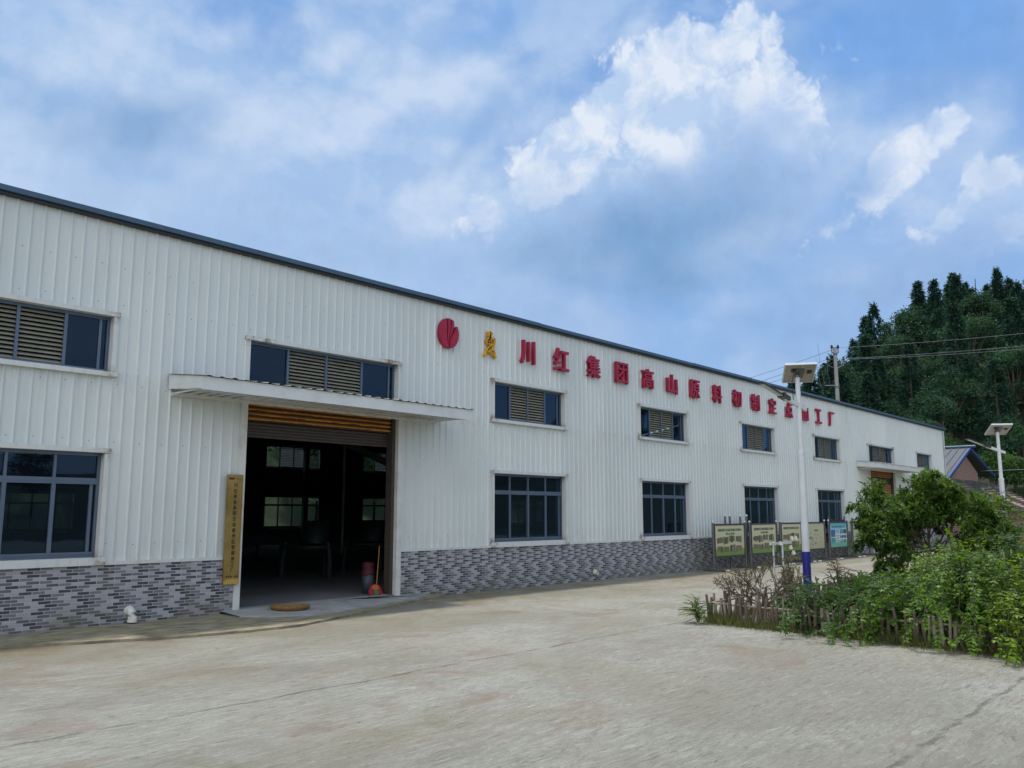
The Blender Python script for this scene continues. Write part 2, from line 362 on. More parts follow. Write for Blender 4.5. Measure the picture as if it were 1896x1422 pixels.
M_FAC = facade_material(); M_TILE = tile_material(); M_YARD = yard_material(); M_BRICK = brick_material()
M_GLASS = glass_material('dark_blue_glass', (.34, .42, .5), .055, through=.55)
M_GLASSB = glass_material('tinted_glass', (.54, .64, .58), .04, through=.9)
M_RUST = rust_slat_material(); M_OLDTILE = old_tile_material()
M_TRIM = mat('white_trim_steel', (.66, .66, .63), .42, var=.08, vscale=4, dirt=(.36, .29, .2), dirt_amt=.5, dscale=2.6)
ZU0_, ZU1_ = 3.72, 4.56
def window_trim(nm, h):
    m = bpy.data.materials.new(nm); m.use_nodes = True; t = NT(m.node_tree); b = t.n['Principled BSDF']
    o = t.obj(); x, y, z = t.xyz(o); ax = t.math('ABSOLUTE', x); n = t.noise(o, 7., 6, .7); n2 = t.noise(t.mapping(o, scale=(6, 6, 1)), 2., 6, .7)
    c = t.mix(t.rng(n2, .5, .75, 0, .45), (.66, .67, .65), (.42, .37, .28))
    zc = t.math('MAXIMUM', t.rng(z, .14, .0), t.rng(z, h - .14, h))
    c = t.mix(t.math('MULTIPLY', t.math('MULTIPLY', t.rng(ax, 1.1, 1.34), zc), t.rng(n, .42, .6, 0, .9)), c, (.2, .12, .06))
    t.put(b.inputs['Base Color'], c); b.inputs['Roughness'].default_value = .45; return m
M_WTRIM = {True: window_trim('upper_window_trim', ZU1_ - ZU0_), False: window_trim('lower_window_trim', 1.5)}
M_CANOPY = mat('canopy_white', (.68, .69, .68), .4, var=.06, vscale=2, dirt=(.42, .38, .28), dirt_amt=.4, dscale=1.6)
M_FRAME = mat('blue_grey_aluminium', (.12, .16, .22), .38, metal=.5, var=.1)
M_LOUV = mat('louvre_slats', (.31, .30, .235), .5, var=.18, vscale=5)
M_EAVE = mat('slate_blue_flashing', (.05, .105, .17), .42, var=.15, vscale=2, dirt=(.05, .05, .05), dirt_amt=.5)
M_ROOF = mat('blue_grey_roof_sheet', (.12, .16, .2), .5, var=.15)
M_BROWN = mat('brown_shutter', (.055, .042, .036), .6, var=.25, vscale=8, stretch=(1, 1, 6))
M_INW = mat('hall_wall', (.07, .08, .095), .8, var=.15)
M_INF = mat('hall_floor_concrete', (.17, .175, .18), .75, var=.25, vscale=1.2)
M_STEEL = mat('dull_steel', (.06, .07, .08), .55, metal=.4, var=.2)
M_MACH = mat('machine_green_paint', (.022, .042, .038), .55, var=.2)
M_RED = mat('crimson_sign_paint', (.36, .008, .042), .5, var=.18, vscale=3)
M_GOLD = mat('yellow_sign_paint', (.72, .36, .015), .45, var=.2, vscale=8)
M_BRASS = None
M_WHITE = mat('white_paint', (.68, .69, .69), .4, var=.08, vscale=4, dirt=(.4, .36, .3), dirt_amt=.35, dscale=3)
M_BLUE = mat('royal_blue_paint', (.012, .018, .21), .42, var=.15, vscale=6)
M_PVC = mat('white_plastic_pipe', (.68, .66, .6), .4, var=.1)
M_DARK = mat('dark_plastic', (.02, .021, .023), .5)
M_PANELBACK = mat('solar_panel_back', (.46, .42, .36), .55, var=.18, vscale=4)
M_CELL = mat('solar_cells', (.012, .016, .035), .15)
M_ALU = mat('aluminium', (.6, .62, .64), .35, metal=.7, var=.08)
M_GALV = mat('grey_steel_post', (.16, .16, .165), .45, metal=.6, var=.2, vscale=6)
M_CONC = mat('pale_concrete', (.36, .34, .31), .85, var=.18, vscale=2, bump=.3)
M_BAMB = mat('weathered_bamboo', (.15, .115, .085), .8, var=.45, vscale=7, stretch=(1, 1, .3))
M_BAMB2 = mat('pale_bamboo', (.3, .25, .19), .75, var=.3, vscale=7, stretch=(1, 1, .3))
M_BARK = mat('grey_bark', (.12, .095, .075), .9, var=.35, vscale=12, bump=.4)
M_TWIG = mat('dry_twig', (.15, .115, .085), .9, var=.3, vscale=14)
M_STEM = mat('green_stem', (.06, .075, .03), .8, var=.3, vscale=14)
M_SOIL = mat('garden_soil', (.10, .08, .055), .95, var=.4, vscale=5, bump=.6, bscale=18)
M_WEAVE = None
M_BLK = mat('black_ink', (.012, .011, .01), .5)
M_INKG = mat('green_ink', (.07, .14, .07), .6)

# ------------------------------------------------------------------ mesh builder
class MB:
    def __init__(s): s.v = []; s.f = []; s.mi = []; s.sm = []
    def add(s, vs, fs, mi=0, smooth=False):
        o = len(s.v); s.v += [tuple(p) for p in vs]
        for f in fs: s.f.append(tuple(i + o for i in f)); s.mi.append(mi); s.sm.append(smooth)
    def box(s, a, b, mi=0):
        (x0, y0, z0), (x1, y1, z1) = a, b
        s.add([(x0, y0, z0), (x1, y0, z0), (x1, y1, z0), (x0, y1, z0), (x0, y0, z1), (x1, y0, z1), (x1, y1, z1), (x0, y1, z1)],
              [(0, 3, 2, 1), (4, 5, 6, 7), (0, 1, 5, 4), (1, 2, 6, 5), (2, 3, 7, 6), (3, 0, 4, 7)], mi)
    def obox(s, c, ax, ay, az_, mi=0):          # oriented box: centre and three half-axis vectors
        c, ax, ay, az_ = map(Vector, (c, ax, ay, az_)); P = []
        for k in (-1, 1):
            for (i, j) in ((-1, -1), (1, -1), (1, 1), (-1, 1)): P.append(c + i * ax + j * ay + k * az_)
        s.add(P, [(0, 3, 2, 1), (4, 5, 6, 7), (0, 1, 5, 4), (1, 2, 6, 5), (2, 3, 7, 6), (3, 0, 4, 7)], mi)
    def quad(s, a, b, c, d, mi=0): s.add([a, b, c, d], [(0, 1, 2, 3)], mi)
    def tube(s, pts, rad, n=8, mi=0, cap=True, smooth=True):
        pts = [Vector(p) for p in pts]
        if not isinstance(rad, (list, tuple)): rad = [rad] * len(pts)
        vs = []; ref = Vector((0.13, .31, .94))
        for i, p in enumerate(pts):
            t = (pts[min(i + 1, len(pts) - 1)] - pts[max(i - 1, 0)]).normalized()
            u = t.cross(ref)
            if u.length < .05: u = t.cross(Vector((1, 0, 0)))
            u.normalize(); v = t.cross(u)
            for k in range(n):
                a = 2 * math.pi * k / n; vs.append(p + (u * math.cos(a) + v * math.sin(a)) * rad[i])
        fs = [(i * n + k, i * n + (k + 1) % n, (i + 1) * n + (k + 1) % n, (i + 1) * n + k) for i in range(len(pts) - 1) for k in range(n)]
        s.add(vs, fs, mi, smooth)
        if cap:
            s.add(vs[:n], [tuple(range(n))][:1], mi); s.add(vs[-n:], [tuple(range(n))], mi)
    def lathe(s, c, prof, n=20, mi=0, axis=None, smooth=True):
        c = Vector(c); ax = Vector(axis or (0, 0, 1)).normalized()
        u = ax.cross(Vector((1, 0, 0)) if abs(ax.x) < .9 else Vector((0, 1, 0))).normalized(); v = ax.cross(u)
        vs = [c + ax * h + (u * math.cos(2 * math.pi * k / n) + v * math.sin(2 * math.pi * k / n)) * r for r, h in prof for k in range(n)]
        fs = [(i * n + k, i * n + (k + 1) % n, (i + 1) * n + (k + 1) % n, (i + 1) * n + k) for i in range(len(prof) - 1) for k in range(n)]
        s.add(vs, fs, mi, smooth)
    def prism(s, poly, y0, y1, mi=0):           # outline in XZ, extruded along Y
        n = len(poly); vs = [(x, y0, z) for x, z in poly] + [(x, y1, z) for x, z in poly]
        s.add(vs, [tuple(range(n)), tuple(range(2 * n - 1, n - 1, -1))] + [(i, n + i, n + (i + 1) % n, (i + 1) % n) for i in range(n)], mi)
    def build(s, name, m, parent=None, origin=None, fix=True):
        me = bpy.data.meshes.new(name)
        vs = s.v
        if origin is not None: vs = [(x - origin[0], y - origin[1], z - origin[2]) for x, y, z in vs]
        me.from_pydata(vs, [], s.f)
        for mm in (m if isinstance(m, (list, tuple)) else [m]): me.materials.append(mm)
        me.polygons.foreach_set('material_index', s.mi); me.polygons.foreach_set('use_smooth', s.sm)
        if fix:
            bm = bmesh.new(); bm.from_mesh(me); bmesh.ops.recalc_face_normals(bm, faces=bm.faces); bm.to_mesh(me); bm.free()
        me.update()
        o = bpy.data.objects.new(name, me); C.objects.link(o)
        if origin is not None: o.location = origin
        if parent: o.parent = parent
        return o
class Leaves:
    """leaf-sized folded blades with a tone (0..1) each"""
    def __init__(s): s.v = []; s.f = []; s.t = []
    def leaf(s, p, d, nrm, L, Wd, tone):
        side = d.cross(nrm)
        if side.length < 1e-4: side = Vector((1, 0, 0))
        side.normalize(); up = side.cross(d); o = len(s.v)
        m = p + d * (L * .45) - up * (Wd * .12)
        s.v += [p[:], (m + side * Wd * .5)[:], (p + d * L - up * (L * .12))[:], (m - side * Wd * .5)[:]]
        s.f += [(o, o + 1, o + 2), (o, o + 2, o + 3)]; s.t += [tone, tone]
    def build(s, name, m, parent=None, origin=(0, 0, 0)):
        me = bpy.data.meshes.new(name); V = np.array(s.v) - np.array(origin)
        me.from_pydata(V.tolist(), [], s.f); me.materials.append(m)
        a = me.attributes.new('tone', 'FLOAT', 'FACE'); a.data.foreach_set('value', np.clip(np.array(s.t, dtype=np.float32), 0, 1))
        o = bpy.data.objects.new(name, me); C.objects.link(o); o.location = origin
        if parent: o.parent = parent
        return o

def tag(o, label=None, cat=None, group=None, kind=None):
    if label: o['label'] = label
    if cat: o['category'] = cat
    if group: o['group'] = group
    if kind: o['kind'] = kind
    return o
def thing(name, label, cat, loc=(0, 0, 0), group=None):
    o = bpy.data.objects.new(name, None); C.objects.link(o); o.location = loc; o.empty_display_size = .2
    return tag(o, label, cat, group)
def under(o, parent):            # parent an object built in world coordinates, keeping its place
    o.parent = parent; o.location = Vector(o.location) - Vector(parent.location); return o
def dup(root, loc, rz, sc=(1, 1, 1)):
    r = root.copy(); C.objects.link(r); r.location = loc; r.rotation_euler = (0, 0, rz); r.scale = sc
    for ch in list(root.children):
        c = ch.copy(); C.objects.link(c); c.parent = r
    return r
def text_mesh(body, size, depth, bold, name, width=None):
    """lettering as real extruded geometry, standing in the XZ plane facing -Y, centred"""
    cu = bpy.data.curves.new('lettering', 'FONT'); cu.body = body; cu.size = size; cu.extrude = depth / 2; cu.offset = bold
    cu.align_x = 'CENTER'; cu.resolution_u = 3
    o = bpy.data.objects.new('lettering', cu); C.objects.link(o)
    dg = bpy.context.evaluated_depsgraph_get(); me = bpy.data.meshes.new_from_object(o.evaluated_get(dg))
    bpy.data.objects.remove(o); bpy.data.curves.remove(cu)
    co = np.zeros(len(me.vertices) * 3); me.vertices.foreach_get('co', co); co = co.reshape(-1, 3)
    mn, mx = co.min(0), co.max(0); co -= (mn + mx) / 2
    if width: co[:, 0] *= width[0] / (mx - mn)[0]; co[:, 1] *= width[1] / (mx - mn)[1]
    co = np.stack([co[:, 0], -co[:, 2], co[:, 1]], 1); me.vertices.foreach_set('co', co.ravel()); me.name = name; me.update()
    return me
def mesh_obj(name, me, m, loc, parent=None):
    me.materials.clear(); me.materials.append(m); o = bpy.data.objects.new(name, me); C.objects.link(o); o.location = loc
    if parent: o.parent = parent
    return o

# ------------------------------------------------------------------ the setting
CAMX, CAMY = 0.0, -12.84
def sstep(a, b, x):
    t = min(1, max(0, (x - a) / (b - a))); return t * t * (3 - 2 * t)
def hill(x, y):
    """wooded hill to the right of and behind the factory, gentle rise behind it, far rise across the road"""
    r = math.hypot(x - CAMX, y - CAMY); a = math.degrees(math.atan2(y - CAMY, x - CAMX))
    z = 0.
    if -60 < a < 100:
        crest = float(np.interp(a, [-60, -15, 9, 13.4, 15.8, 17.4, 19.5, 22, 30], [0, 10, 20.0, 20.5, 17.5, 15.5, 12, 8.5, 4]))
        z = crest * sstep(64, 122, r) * (1 - .6 * sstep(150, 320, r))
    if y > 26 and -40 < x < 75: z += 9 * sstep(26, 46, y) * sstep(75, 55, x)
    if y < -48: z += 7 * sstep(-48, -110, y)
    if -12 < x < 52 and -2 < y < 25: z = 0
    return z - .06
mb = MB(); NX = 150
xs = np.concatenate([np.linspace(-900, -60, 14), np.linspace(-50, 190, 97), np.linspace(215, 900, 14)])
ys = np.concatenate([np.linspace(-900, -150, 12), np.linspace(-140, 170, 105), np.linspace(195, 900, 14)])
mb.v = [(float(x), float(y), hill(x, y)) for y in ys for x in xs]; nx = len(xs)
mb.f = [(j * nx + i, j * nx + i + 1, (j + 1) * nx + i + 1, (j + 1) * nx + i) for j in range(len(ys) - 1) for i in range(nx - 1)]
mb.mi = [0] * len(mb.f); mb.sm = [True] * len(mb.f)
M_TERR = mat('hillside_undergrowth', (.035, .05, .022), .95, var=.5, vscale=.4, bump=.8, bscale=2)
tag(mb.build('terrain', M_TERR), kind='structure')
mb = MB(); mb.quad((-45, -42, 0), (50.6, -42, 0), (50.6, .02, 0), (-45, .02, 0)); tag(mb.build('yard', M_YARD), kind='structure')
# raised apron along the foot of the wall, broken edge
M_APRON = mat('mossy_apron_concrete', (.25, .215, .15), .92, var=.6, vscale=3.2, bump=1., bscale=12, dirt=(.24, .24, .05), dirt_amt=1., dscale=1.6, stretch=(1, 2.2, 1))
rng = random.Random(5)
edge = [(-12, -.9), (2, -.8), (4.17, -.86), (5.1, -1.35), (6.0, -1.72), (7.0, -1.92), (7.85, -1.93), (8.9, -1.55), (9.98, -1.12), (11.2, -.62), (12.2, -.32), (12.7, -.06)]
pts = []
for (a, b) in zip(edge[:-1], edge[1:]):
    n = max(2, int(abs(b[0] - a[0]) / .12))
    for i in range(n):
        t = i / n; pts.append((a[0] + (b[0] - a[0]) * t, a[1] + (b[1] - a[1]) * t + rng.uniform(-.02, .02)))
mb = MB()
for (p, q) in zip(pts[:-1], pts[1:]):
    mb.quad((p[0], p[1], .035), (q[0], q[1], .035), (q[0], 0.03, .06), (p[0], 0.03, .06)); mb.quad((p[0], p[1], -.02), (q[0], q[1], -.02), (q[0], q[1], .035), (p[0], p[1], .035))
tag(mb.build('apron', M_APRON), kind='structure')
# concrete ramp in front of the big door
ramp = [(7.62, -.62), (7.95, -.95), (8.5, -1.22), (9.2, -1.12), (10.2, -.86), (11.2, -.55), (11.95, -.22), (12.0, -.04)]
mb = MB(); inner = [(7.62, -.035)] + [(7.9 + i * .55, -.035) for i in range(6)] + [(12.0, -.035)]
for i in range(7):
    a, b = ramp[i], ramp[i + 1]; c, e = inner[i], inner[i + 1]
    mb.quad((a[0], a[1], .062), (b[0], b[1], .062 if i < 6 else .075), (e[0], e[1], .105 if i < 5 else .078), (c[0], c[1], .105))
    mb.quad((a[0], a[1], .03), (b[0], b[1], .03), (b[0], b[1], .062), (a[0], a[1], .062))
mb.quad((7.95, -.035, .105), (11.3, -.035, .105), (11.3, .3, .11), (7.95, .3, .11))
M_RAMP = mat('ramp_concrete', (.34, .335, .32), .88, var=.25, vscale=2.5, bump=.7, bscale=16, dirt=(.2, .17, .12), dirt_amt=.6, dscale=2.2)
tag(mb.build('ramp', M_RAMP), kind='structure')

# ------------------------------------------------------------------ factory hall
XL, XR, EAVE, DEEP = -11.6, 49.9, 6.05, 23.6
LOW = [(-3.0, -.45), (3.08, 5.63), (14.12, 16.68), (20.08, 22.6), (26.16, 28.68), (32.22, 34.86)]
UPP = [(-3.0, -.45), (3.08, 5.63), (7.95, 11.27), (14.12, 16.67), (20.08, 22.6), (26.16, 28.62), (32.18, 34.7), (38.1, 41.37), (44.85, 47.25)]
DOORS = [(7.95, 11.3), (38.1, 41.37)]
ZL0, ZL1, ZU0, ZU1, ZD0, ZD1 = 1.02, 2.52, 3.72, 4.56, .1, 3.52
factory = thing('factory_building', 'long white corrugated steel factory hall with grey tiled plinth and open roller door', 'factory', (20, 0, 0))
def part(mb, name, m, parent=None, **k):
    o = mb.build(name, m, **k); return under(o, factory) if parent is None else o
# corrugated cladding as one rippled sheet with real openings
PITCH, RH = .184, .026
prof = [(0, 0), (.145, 0), (.158, -RH), (.172, -RH), (.184 - .0005, 0)]
opens = [(a, b, ZL0 - .12, ZL1) for a, b in LOW] + [(a, b, ZU0, ZU1) for a, b in UPP] + [(a, b, 0, ZD1) for a, b in DOORS]
bx = []
x = XL
while x < XR:
    for dx_, yy in prof:
        if x + dx_ < XR: bx.append((x + dx_, yy))
    x += PITCH
bx.append((XR, 0))
def yprof(x):
    d_ = (x - XL) % PITCH
    for (a, ya), (b, yb) in zip(prof, prof[1:] + [(PITCH, 0)]):
        if a <= d_ <= b: return ya + (yb - ya) * (d_ - a) / max(1e-6, b - a)
    return 0.
for a, b, _, _ in opens: bx += [(a, yprof(a)), (b, yprof(b))]
bx = sorted(set((round(a, 4), b) for a, b in bx)); cx_ = [bx[0]]
for q in bx[1:]:
    if q[0] - cx_[-1][0] > .0006: cx_.append(q)
zs = sorted({.92, EAVE, ZL1, ZU0, ZU1, ZD1})
mb = MB(); nz = len(zs)
mb.v = [(xx, yy, z) for xx, yy in cx_ for z in zs]
for i in range(len(cx_) - 1):
    xm = (cx_[i][0] + cx_[i + 1][0]) / 2
    for k in range(nz - 1):
        zm = (zs[k] + zs[k + 1]) / 2
        if any(a < xm < b and c < zm < e for a, b, c, e in opens): continue
        mb.f.append((i * nz + k, (i + 1) * nz + k, (i + 1) * nz + k + 1, i * nz + k + 1)); mb.mi.append(0); mb.sm.append(False)
rng = random.Random(2)
for zz in (1.2, 2.7, 3.55, 4.75, 5.35):                # rows of dark fixing screws
    xx = XL + .075
    while xx < XR - .1:
        if not any(a - .1 < xx < b + .1 and c - .1 < zz < e + .1 for a, b, c, e in opens) and rng.random() < .85:
            jx, jz = rng.uniform(-.02, .02), rng.uniform(-.02, .02); r = .0075
            mb.add([(xx + jx + r * math.cos(t * 1.047), -.006, zz + jz + r * math.sin(t * 1.047)) for t in range(6)], [(0, 1, 2, 3, 4, 5)], 1)
        xx += PITCH * 2
part(mb, 'cladding', [M_FAC, mat('rusty_screw', (.06, .05, .045), .6)], fix=False)
# tiled plinth in three lengths between the doors
for a, b in ((XL, 7.86), (11.4, 38.0), (41.47, XR)):
    mb = MB(); mb.box((a, -.035, -.05), (b, .16, .905)); part(mb, 'tiled_plinth', M_TILE)
for a, b in ((XL, LOW[1][0] - .09), (LOW[1][1] + .09, 7.85), (11.41, LOW[2][0] - .09), (LOW[2][1] + .09, LOW[3][0] - .09), (LOW[3][1] + .09, LOW[4][0] - .09), (LOW[4][1] + .09, LOW[5][0] - .09), (LOW[5][1] + .09, 37.99), (41.48, XR)):
    mb = MB(); mb.box((a, -.052, .906), (b, .05, .955)); part(mb, 'plinth_capping', M_TRIM)
# eaves flashing: slate-blue strip lapped every few metres, over a dark strip put in for its shadow line
mb = MB(); x = XL - .1; rng = random.Random(8)
while x < XR + .1:
    L = min(rng.uniform(3.6, 4.4), XR + .12 - x); dz_ = rng.uniform(-.004, .006)
    mb.box((x, -.13 - dz_, 6.052 + dz_), (x + L - .004, .14, 6.128 + dz_)); x += L
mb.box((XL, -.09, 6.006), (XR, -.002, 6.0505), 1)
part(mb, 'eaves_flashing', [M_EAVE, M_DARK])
# shell: roof, gables, back wall (with its own windows), floor
mb = MB(); RID = 8.1; ym = DEEP / 2
mb.quad((XL - .2, -.1, 6.135), (XR + .2, -.1, 6.135), (XR + .2, ym, RID), (XL - .2, ym, RID)); mb.quad((XL - .2, ym, RID), (XR + .2, ym, RID), (XR + .2, DEEP + .2, 6.135), (XL - .2, DEEP + .2, 6.135))
part(mb, 'roof', M_ROOF)
for X0, X1 in ((XL, XL + .12), (XR - .12, XR - .001)):
    mb = MB(); mb.prism([(X0, -.05), (X1, -.05), (X1, 6.0), (X0, 6.0)], .17, DEEP); yy = [(.17, 6.0), (DEEP, 6.0), (ym, RID - .06)]
    mb.add([(X0, a, b) for a, b in yy] + [(X1, a, b) for a, b in yy], [(0, 1, 2), (3, 5, 4), (0, 3, 4, 1), (1, 4, 5, 2), (2, 5, 3, 0)]); part(mb, 'gable_wall', M_FAC)
BLO = [(-.25 + 6.0 * i, 2.97 + 6.0 * i) for i in range(-1, 8)]
mb = MB(); xprev = XL + .12
cols = sorted({XL + .12, XR - .12} | {v for p in BLO for v in p}); zz = [0, .95, 2.45, 3.85, 4.9, 6.1]
for a, b in zip(cols[:-1], cols[1:]):
    win = any(abs(a - p[0]) < .01 for p in BLO)
    for z0, z1 in zip(zz[:-1], zz[1:]):
        if win and (z0, z1) in ((.95, 2.45), (3.85, 4.9)): continue
        mb.quad((a, DEEP, z0), (b, DEEP, z0), (b, DEEP, z1), (a, DEEP, z1))
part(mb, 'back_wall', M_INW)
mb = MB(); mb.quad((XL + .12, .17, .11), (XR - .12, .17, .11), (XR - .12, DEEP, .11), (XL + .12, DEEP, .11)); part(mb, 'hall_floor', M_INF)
for i in range(11):                                    # steel portal frames carried on columns
    xc = -11.0 + 5.95 * i + (1.2 if i > 3 else 0)
    if xc > XR - .3: break
    mb = MB()
    for yc in (.3, DEEP - .3): mb.box((xc - .12, yc - .1, .112), (xc + .12, yc + .1, 5.9))
    for (ya, za), (yb, zb) in (((.3, 5.9), (ym, RID - .35)), ((ym, RID - .35), (DEEP - .3, 5.9))):
        v = Vector((0, yb - ya, zb - za)); c = Vector((xc, (ya + yb) / 2, (za + zb) / 2)); n = Vector((0, -v.z, v.y)).normalized()
        mb.obox(c, (.09, 0, 0), v / 2, n * .16)
    part(mb, 'portal_frame', M_STEEL)
mb = MB()                                              # white corner trim and rain pipe at the far end
mb.box((XR - .16, -.05, .0), (XR + .045, -.036, 6.0)); mb.box((XR + .002, -.035, .0), (XR + .045, .3, 6.0))
part(mb, 'corner_trim', M_TRIM)

def window(x0, x1, z0, z1, upper, yb=0., sill=False, back=False):
    xc = (x0 + x1) / 2; sy = -1 if not back else 1
    t = MB(); f = .07
    if not back:
        t.box((x0 - f, -.058, z0), (x0, .13, z1)); t.box((x1, -.058, z0), (x1 + f, .13, z1))
        t.box((x0 - f - .015, -.075, z1 + .001), (x1 + f + .015, .13, z1 + f))
        t.box((x0 - f - .025, -.085, z0 - (.11 if sill else f)), (x1 + f + .025, .13, z0 - .001))
    else:
        t.box((x0, DEEP - .02, z0), (x0 + .05, DEEP + .08, z1)); t.box((x1 - .05, DEEP - .02, z0), (x1, DEEP + .08, z1)); t.box((x0, DEEP - .03, z1 - .001), (x1, DEEP + .08, z1 + .05)); t.box((x0, DEEP - .03, z0 - .05), (x1, DEEP + .08, z0 + .001))
    wn = t.build('window', M_WTRIM[upper], origin=(xc, 0, z0)); under(wn, factory)
    base = Vector((xc, 0, z0))
    y0, y1 = (.06, .115) if not back else (DEEP, DEEP + .05)
    m = MB(); fw = .045; W_ = x1 - x0
    m.box((x0, y0, z0), (x0 + fw, y1, z1)); m.box((x1 - fw, y0, z0), (x1, y1, z1)); m.box((x0 + fw, y0 + .001, z0), (x1 - fw, y1 - .001, z0 + fw)); m.box((x0 + fw, y0 + .001, z1 - fw), (x1 - fw, y1 - .001, z1))
    q = [x0 + W_ * k / 4 for k in range(5)]
    if upper:
        for k in (1, 2, 3): m.box((q[k] - .022, y0 - .004, z0 + fw), (q[k] + .022, y1 - .002, z1 - fw))
        m.box((x1 - .16, y0 + .01, z0 + fw), (x1 - .12, y1 + .02, z1 - fw))
    else:
        zt = z0 + (z1 - z0) * .735
        m.box((x0 + fw, y0 - .006, zt - .03), (x1 - fw, y1 - .002, zt + .03))
        for k in (1, 2, 3):
            m.box((q[k] - .02, y0 - .003, zt + .031), (q[k] + .02, y1 - .003, z1 - fw)); m.box((q[k] - .028, y0 - .009, z0 + fw), (q[k] + .028, y1 - .003, zt - .031))
        m.box((x1 - .13, y0 + .012, z0 + fw), (x1 - .085, y1 + .02, zt - .031))
        m.box((x0 + fw, y0 - .012, z0 + fw), (x1 - fw, y0 + .002, z0 + fw + .035)); m.box((x0 + fw, y0 - .012, zt - .06), (x1 - fw, y0 + .002, zt - .0315))
    fr = m.build('frame', M_FRAME, parent=wn, origin=tuple(base)); fr.location = (0, 0, 0)
    g = MB(); ym_ = (y0 + y1) / 2
    if upper:
        for a, b in ((q[0], q[1]), (q[3], q[4])):
            if g.f: go = g.build('pane', M_GLASSB if back else M_GLASS, parent=wn, origin=tuple(base), fix=False); go.location = (0, 0, 0); g = MB()
            g.quad((a + .02, ym_, z0 + .03), (b - .02, ym_, z0 + .03), (b - .02, ym_, z1 - .03), (a + .02, ym_, z1 - .03))
    else:
        for k in range(4):
            yo = ym_ + (.012 if k % 2 else -.008); g.quad((q[k] + .01, yo, z0 + .03), (q[k + 1] - .01, yo, z0 + .03), (q[k + 1] - .01, yo, zt), (q[k] + .01, yo, zt)); g.quad((q[k] + .01, ym_, zt), (q[k + 1] - .01, ym_, zt), (q[k + 1] - .01, ym_, z1 - .03), (q[k] + .01, ym_, z1 - .03))
    go = g.build('pane', M_GLASSB if back else M_GLASS, parent=wn, origin=tuple(base), fix=False); go.location = (0, 0, 0)
    if upper:
        for a, b in ((q[1], q[2]), (q[2], q[3])):
            l = MB(); n = 12; h = (z1 - z0 - 2 * fw) / n
            for k in range(n):
                zc = z0 + fw + h * (k + .5)
                l.add([(a + .023, y0 + .005, zc - h * .34), (b - .023, y0 + .005, zc - h * .34), (b - .023, y0 + .06, zc + h * .36), (a + .023, y0 + .06, zc + h * .36),
                       (a + .023, y0 + .008, zc - h * .42), (b - .023, y0 + .008, zc - h * .42), (b - .023, y0 + .063, zc + h * .34), (a + .023, y0 + .063, zc + h * .28)],
                      [(0, 1, 2, 3), (7, 6, 5, 4), (0, 4, 5, 1), (3, 2, 6, 7)])
            lo = l.build('louvre', M_STEEL if back else M_LOUV, parent=wn, origin=tuple(base)); lo.location = (0, 0, 0)  # back louvres coloured dark for the shade of backlit slats
    return wn
for a, b in LOW: window(a, b, ZL0, ZL1, False, sill=True)
for i, (a, b) in enumerate(UPP): window(a, b, ZU0, ZU1, True)
for a, b in BLO: window(a, b, .95, 2.45, False, back=True); window(a, b, 3.85, 4.9, True, back=True)

def roller_door(x0, x1, closed):
    fr = MB()                                          # white jambs and head
    fr.box((x0 - .11, -.062, .0), (x0, .14, ZD1 + .1)); fr.box((x1, -.062, .0), (x1 + .12, .14, ZD1 + .1)); fr.box((x0 + .0005, -.06, ZD1), (x1 - .0005, .14, ZD1 + .098))
    dr = fr.build('roller_door', M_TRIM, origin=((x0 + x1) / 2, 0, 0)); under(dr, factory); base = ((x0 + x1) / 2, 0, 0)
    def sub(m, n, mm): o = m.build(n, mm, parent=dr, origin=base); o.location = (0, 0, 0)
    g = MB(); g.box((x1 - .075, .03, .11), (x1 - .001, .2, ZD1 - .001)); sub(g, 'guide_rail', M_BROWN); g = MB(); g.box((x0 + .001, .06, .11), (x0 + .05, .2, ZD1 - .001)); sub(g, 'guide_rail', M_BROWN)
    def slats(zt, zb, n, y, bulge):
        s_ = MB(); h = (zt - zb) / n
        for k in range(n):
            z0_ = zb + h * k; P = [(y, z0_), (y - bulge, z0_ + h * .3), (y - bulge, z0_ + h * .6), (y, z0_ + h * .92), (y + .01, z0_ + h)]
            for (ya, za), (yb, zb_) in zip(P[:-1], P[1:]): s_.quad((x0 + .05, ya, za), (x1 - .076, ya, za), (x1 - .076, yb, zb_), (x0 + .05, yb, zb_))
        return s_
    sub(slats(ZD1 - .002, 3.2, 4, .12, .035), 'orange_slat', M_RUST)
    sub(slats(3.2, 2.93, 5, .17, .008), 'shutter_curtain', M_BROWN)
    if closed:
        sub(slats(2.93, 2.45, 6, .15, .03), 'orange_slat', M_RUST); sub(slats(2.45, .12, 30, .17, .02), 'shutter_curtain', M_BROWN)
for (a, b), c in zip(DOORS, (False, True)): roller_door(a, b, c)

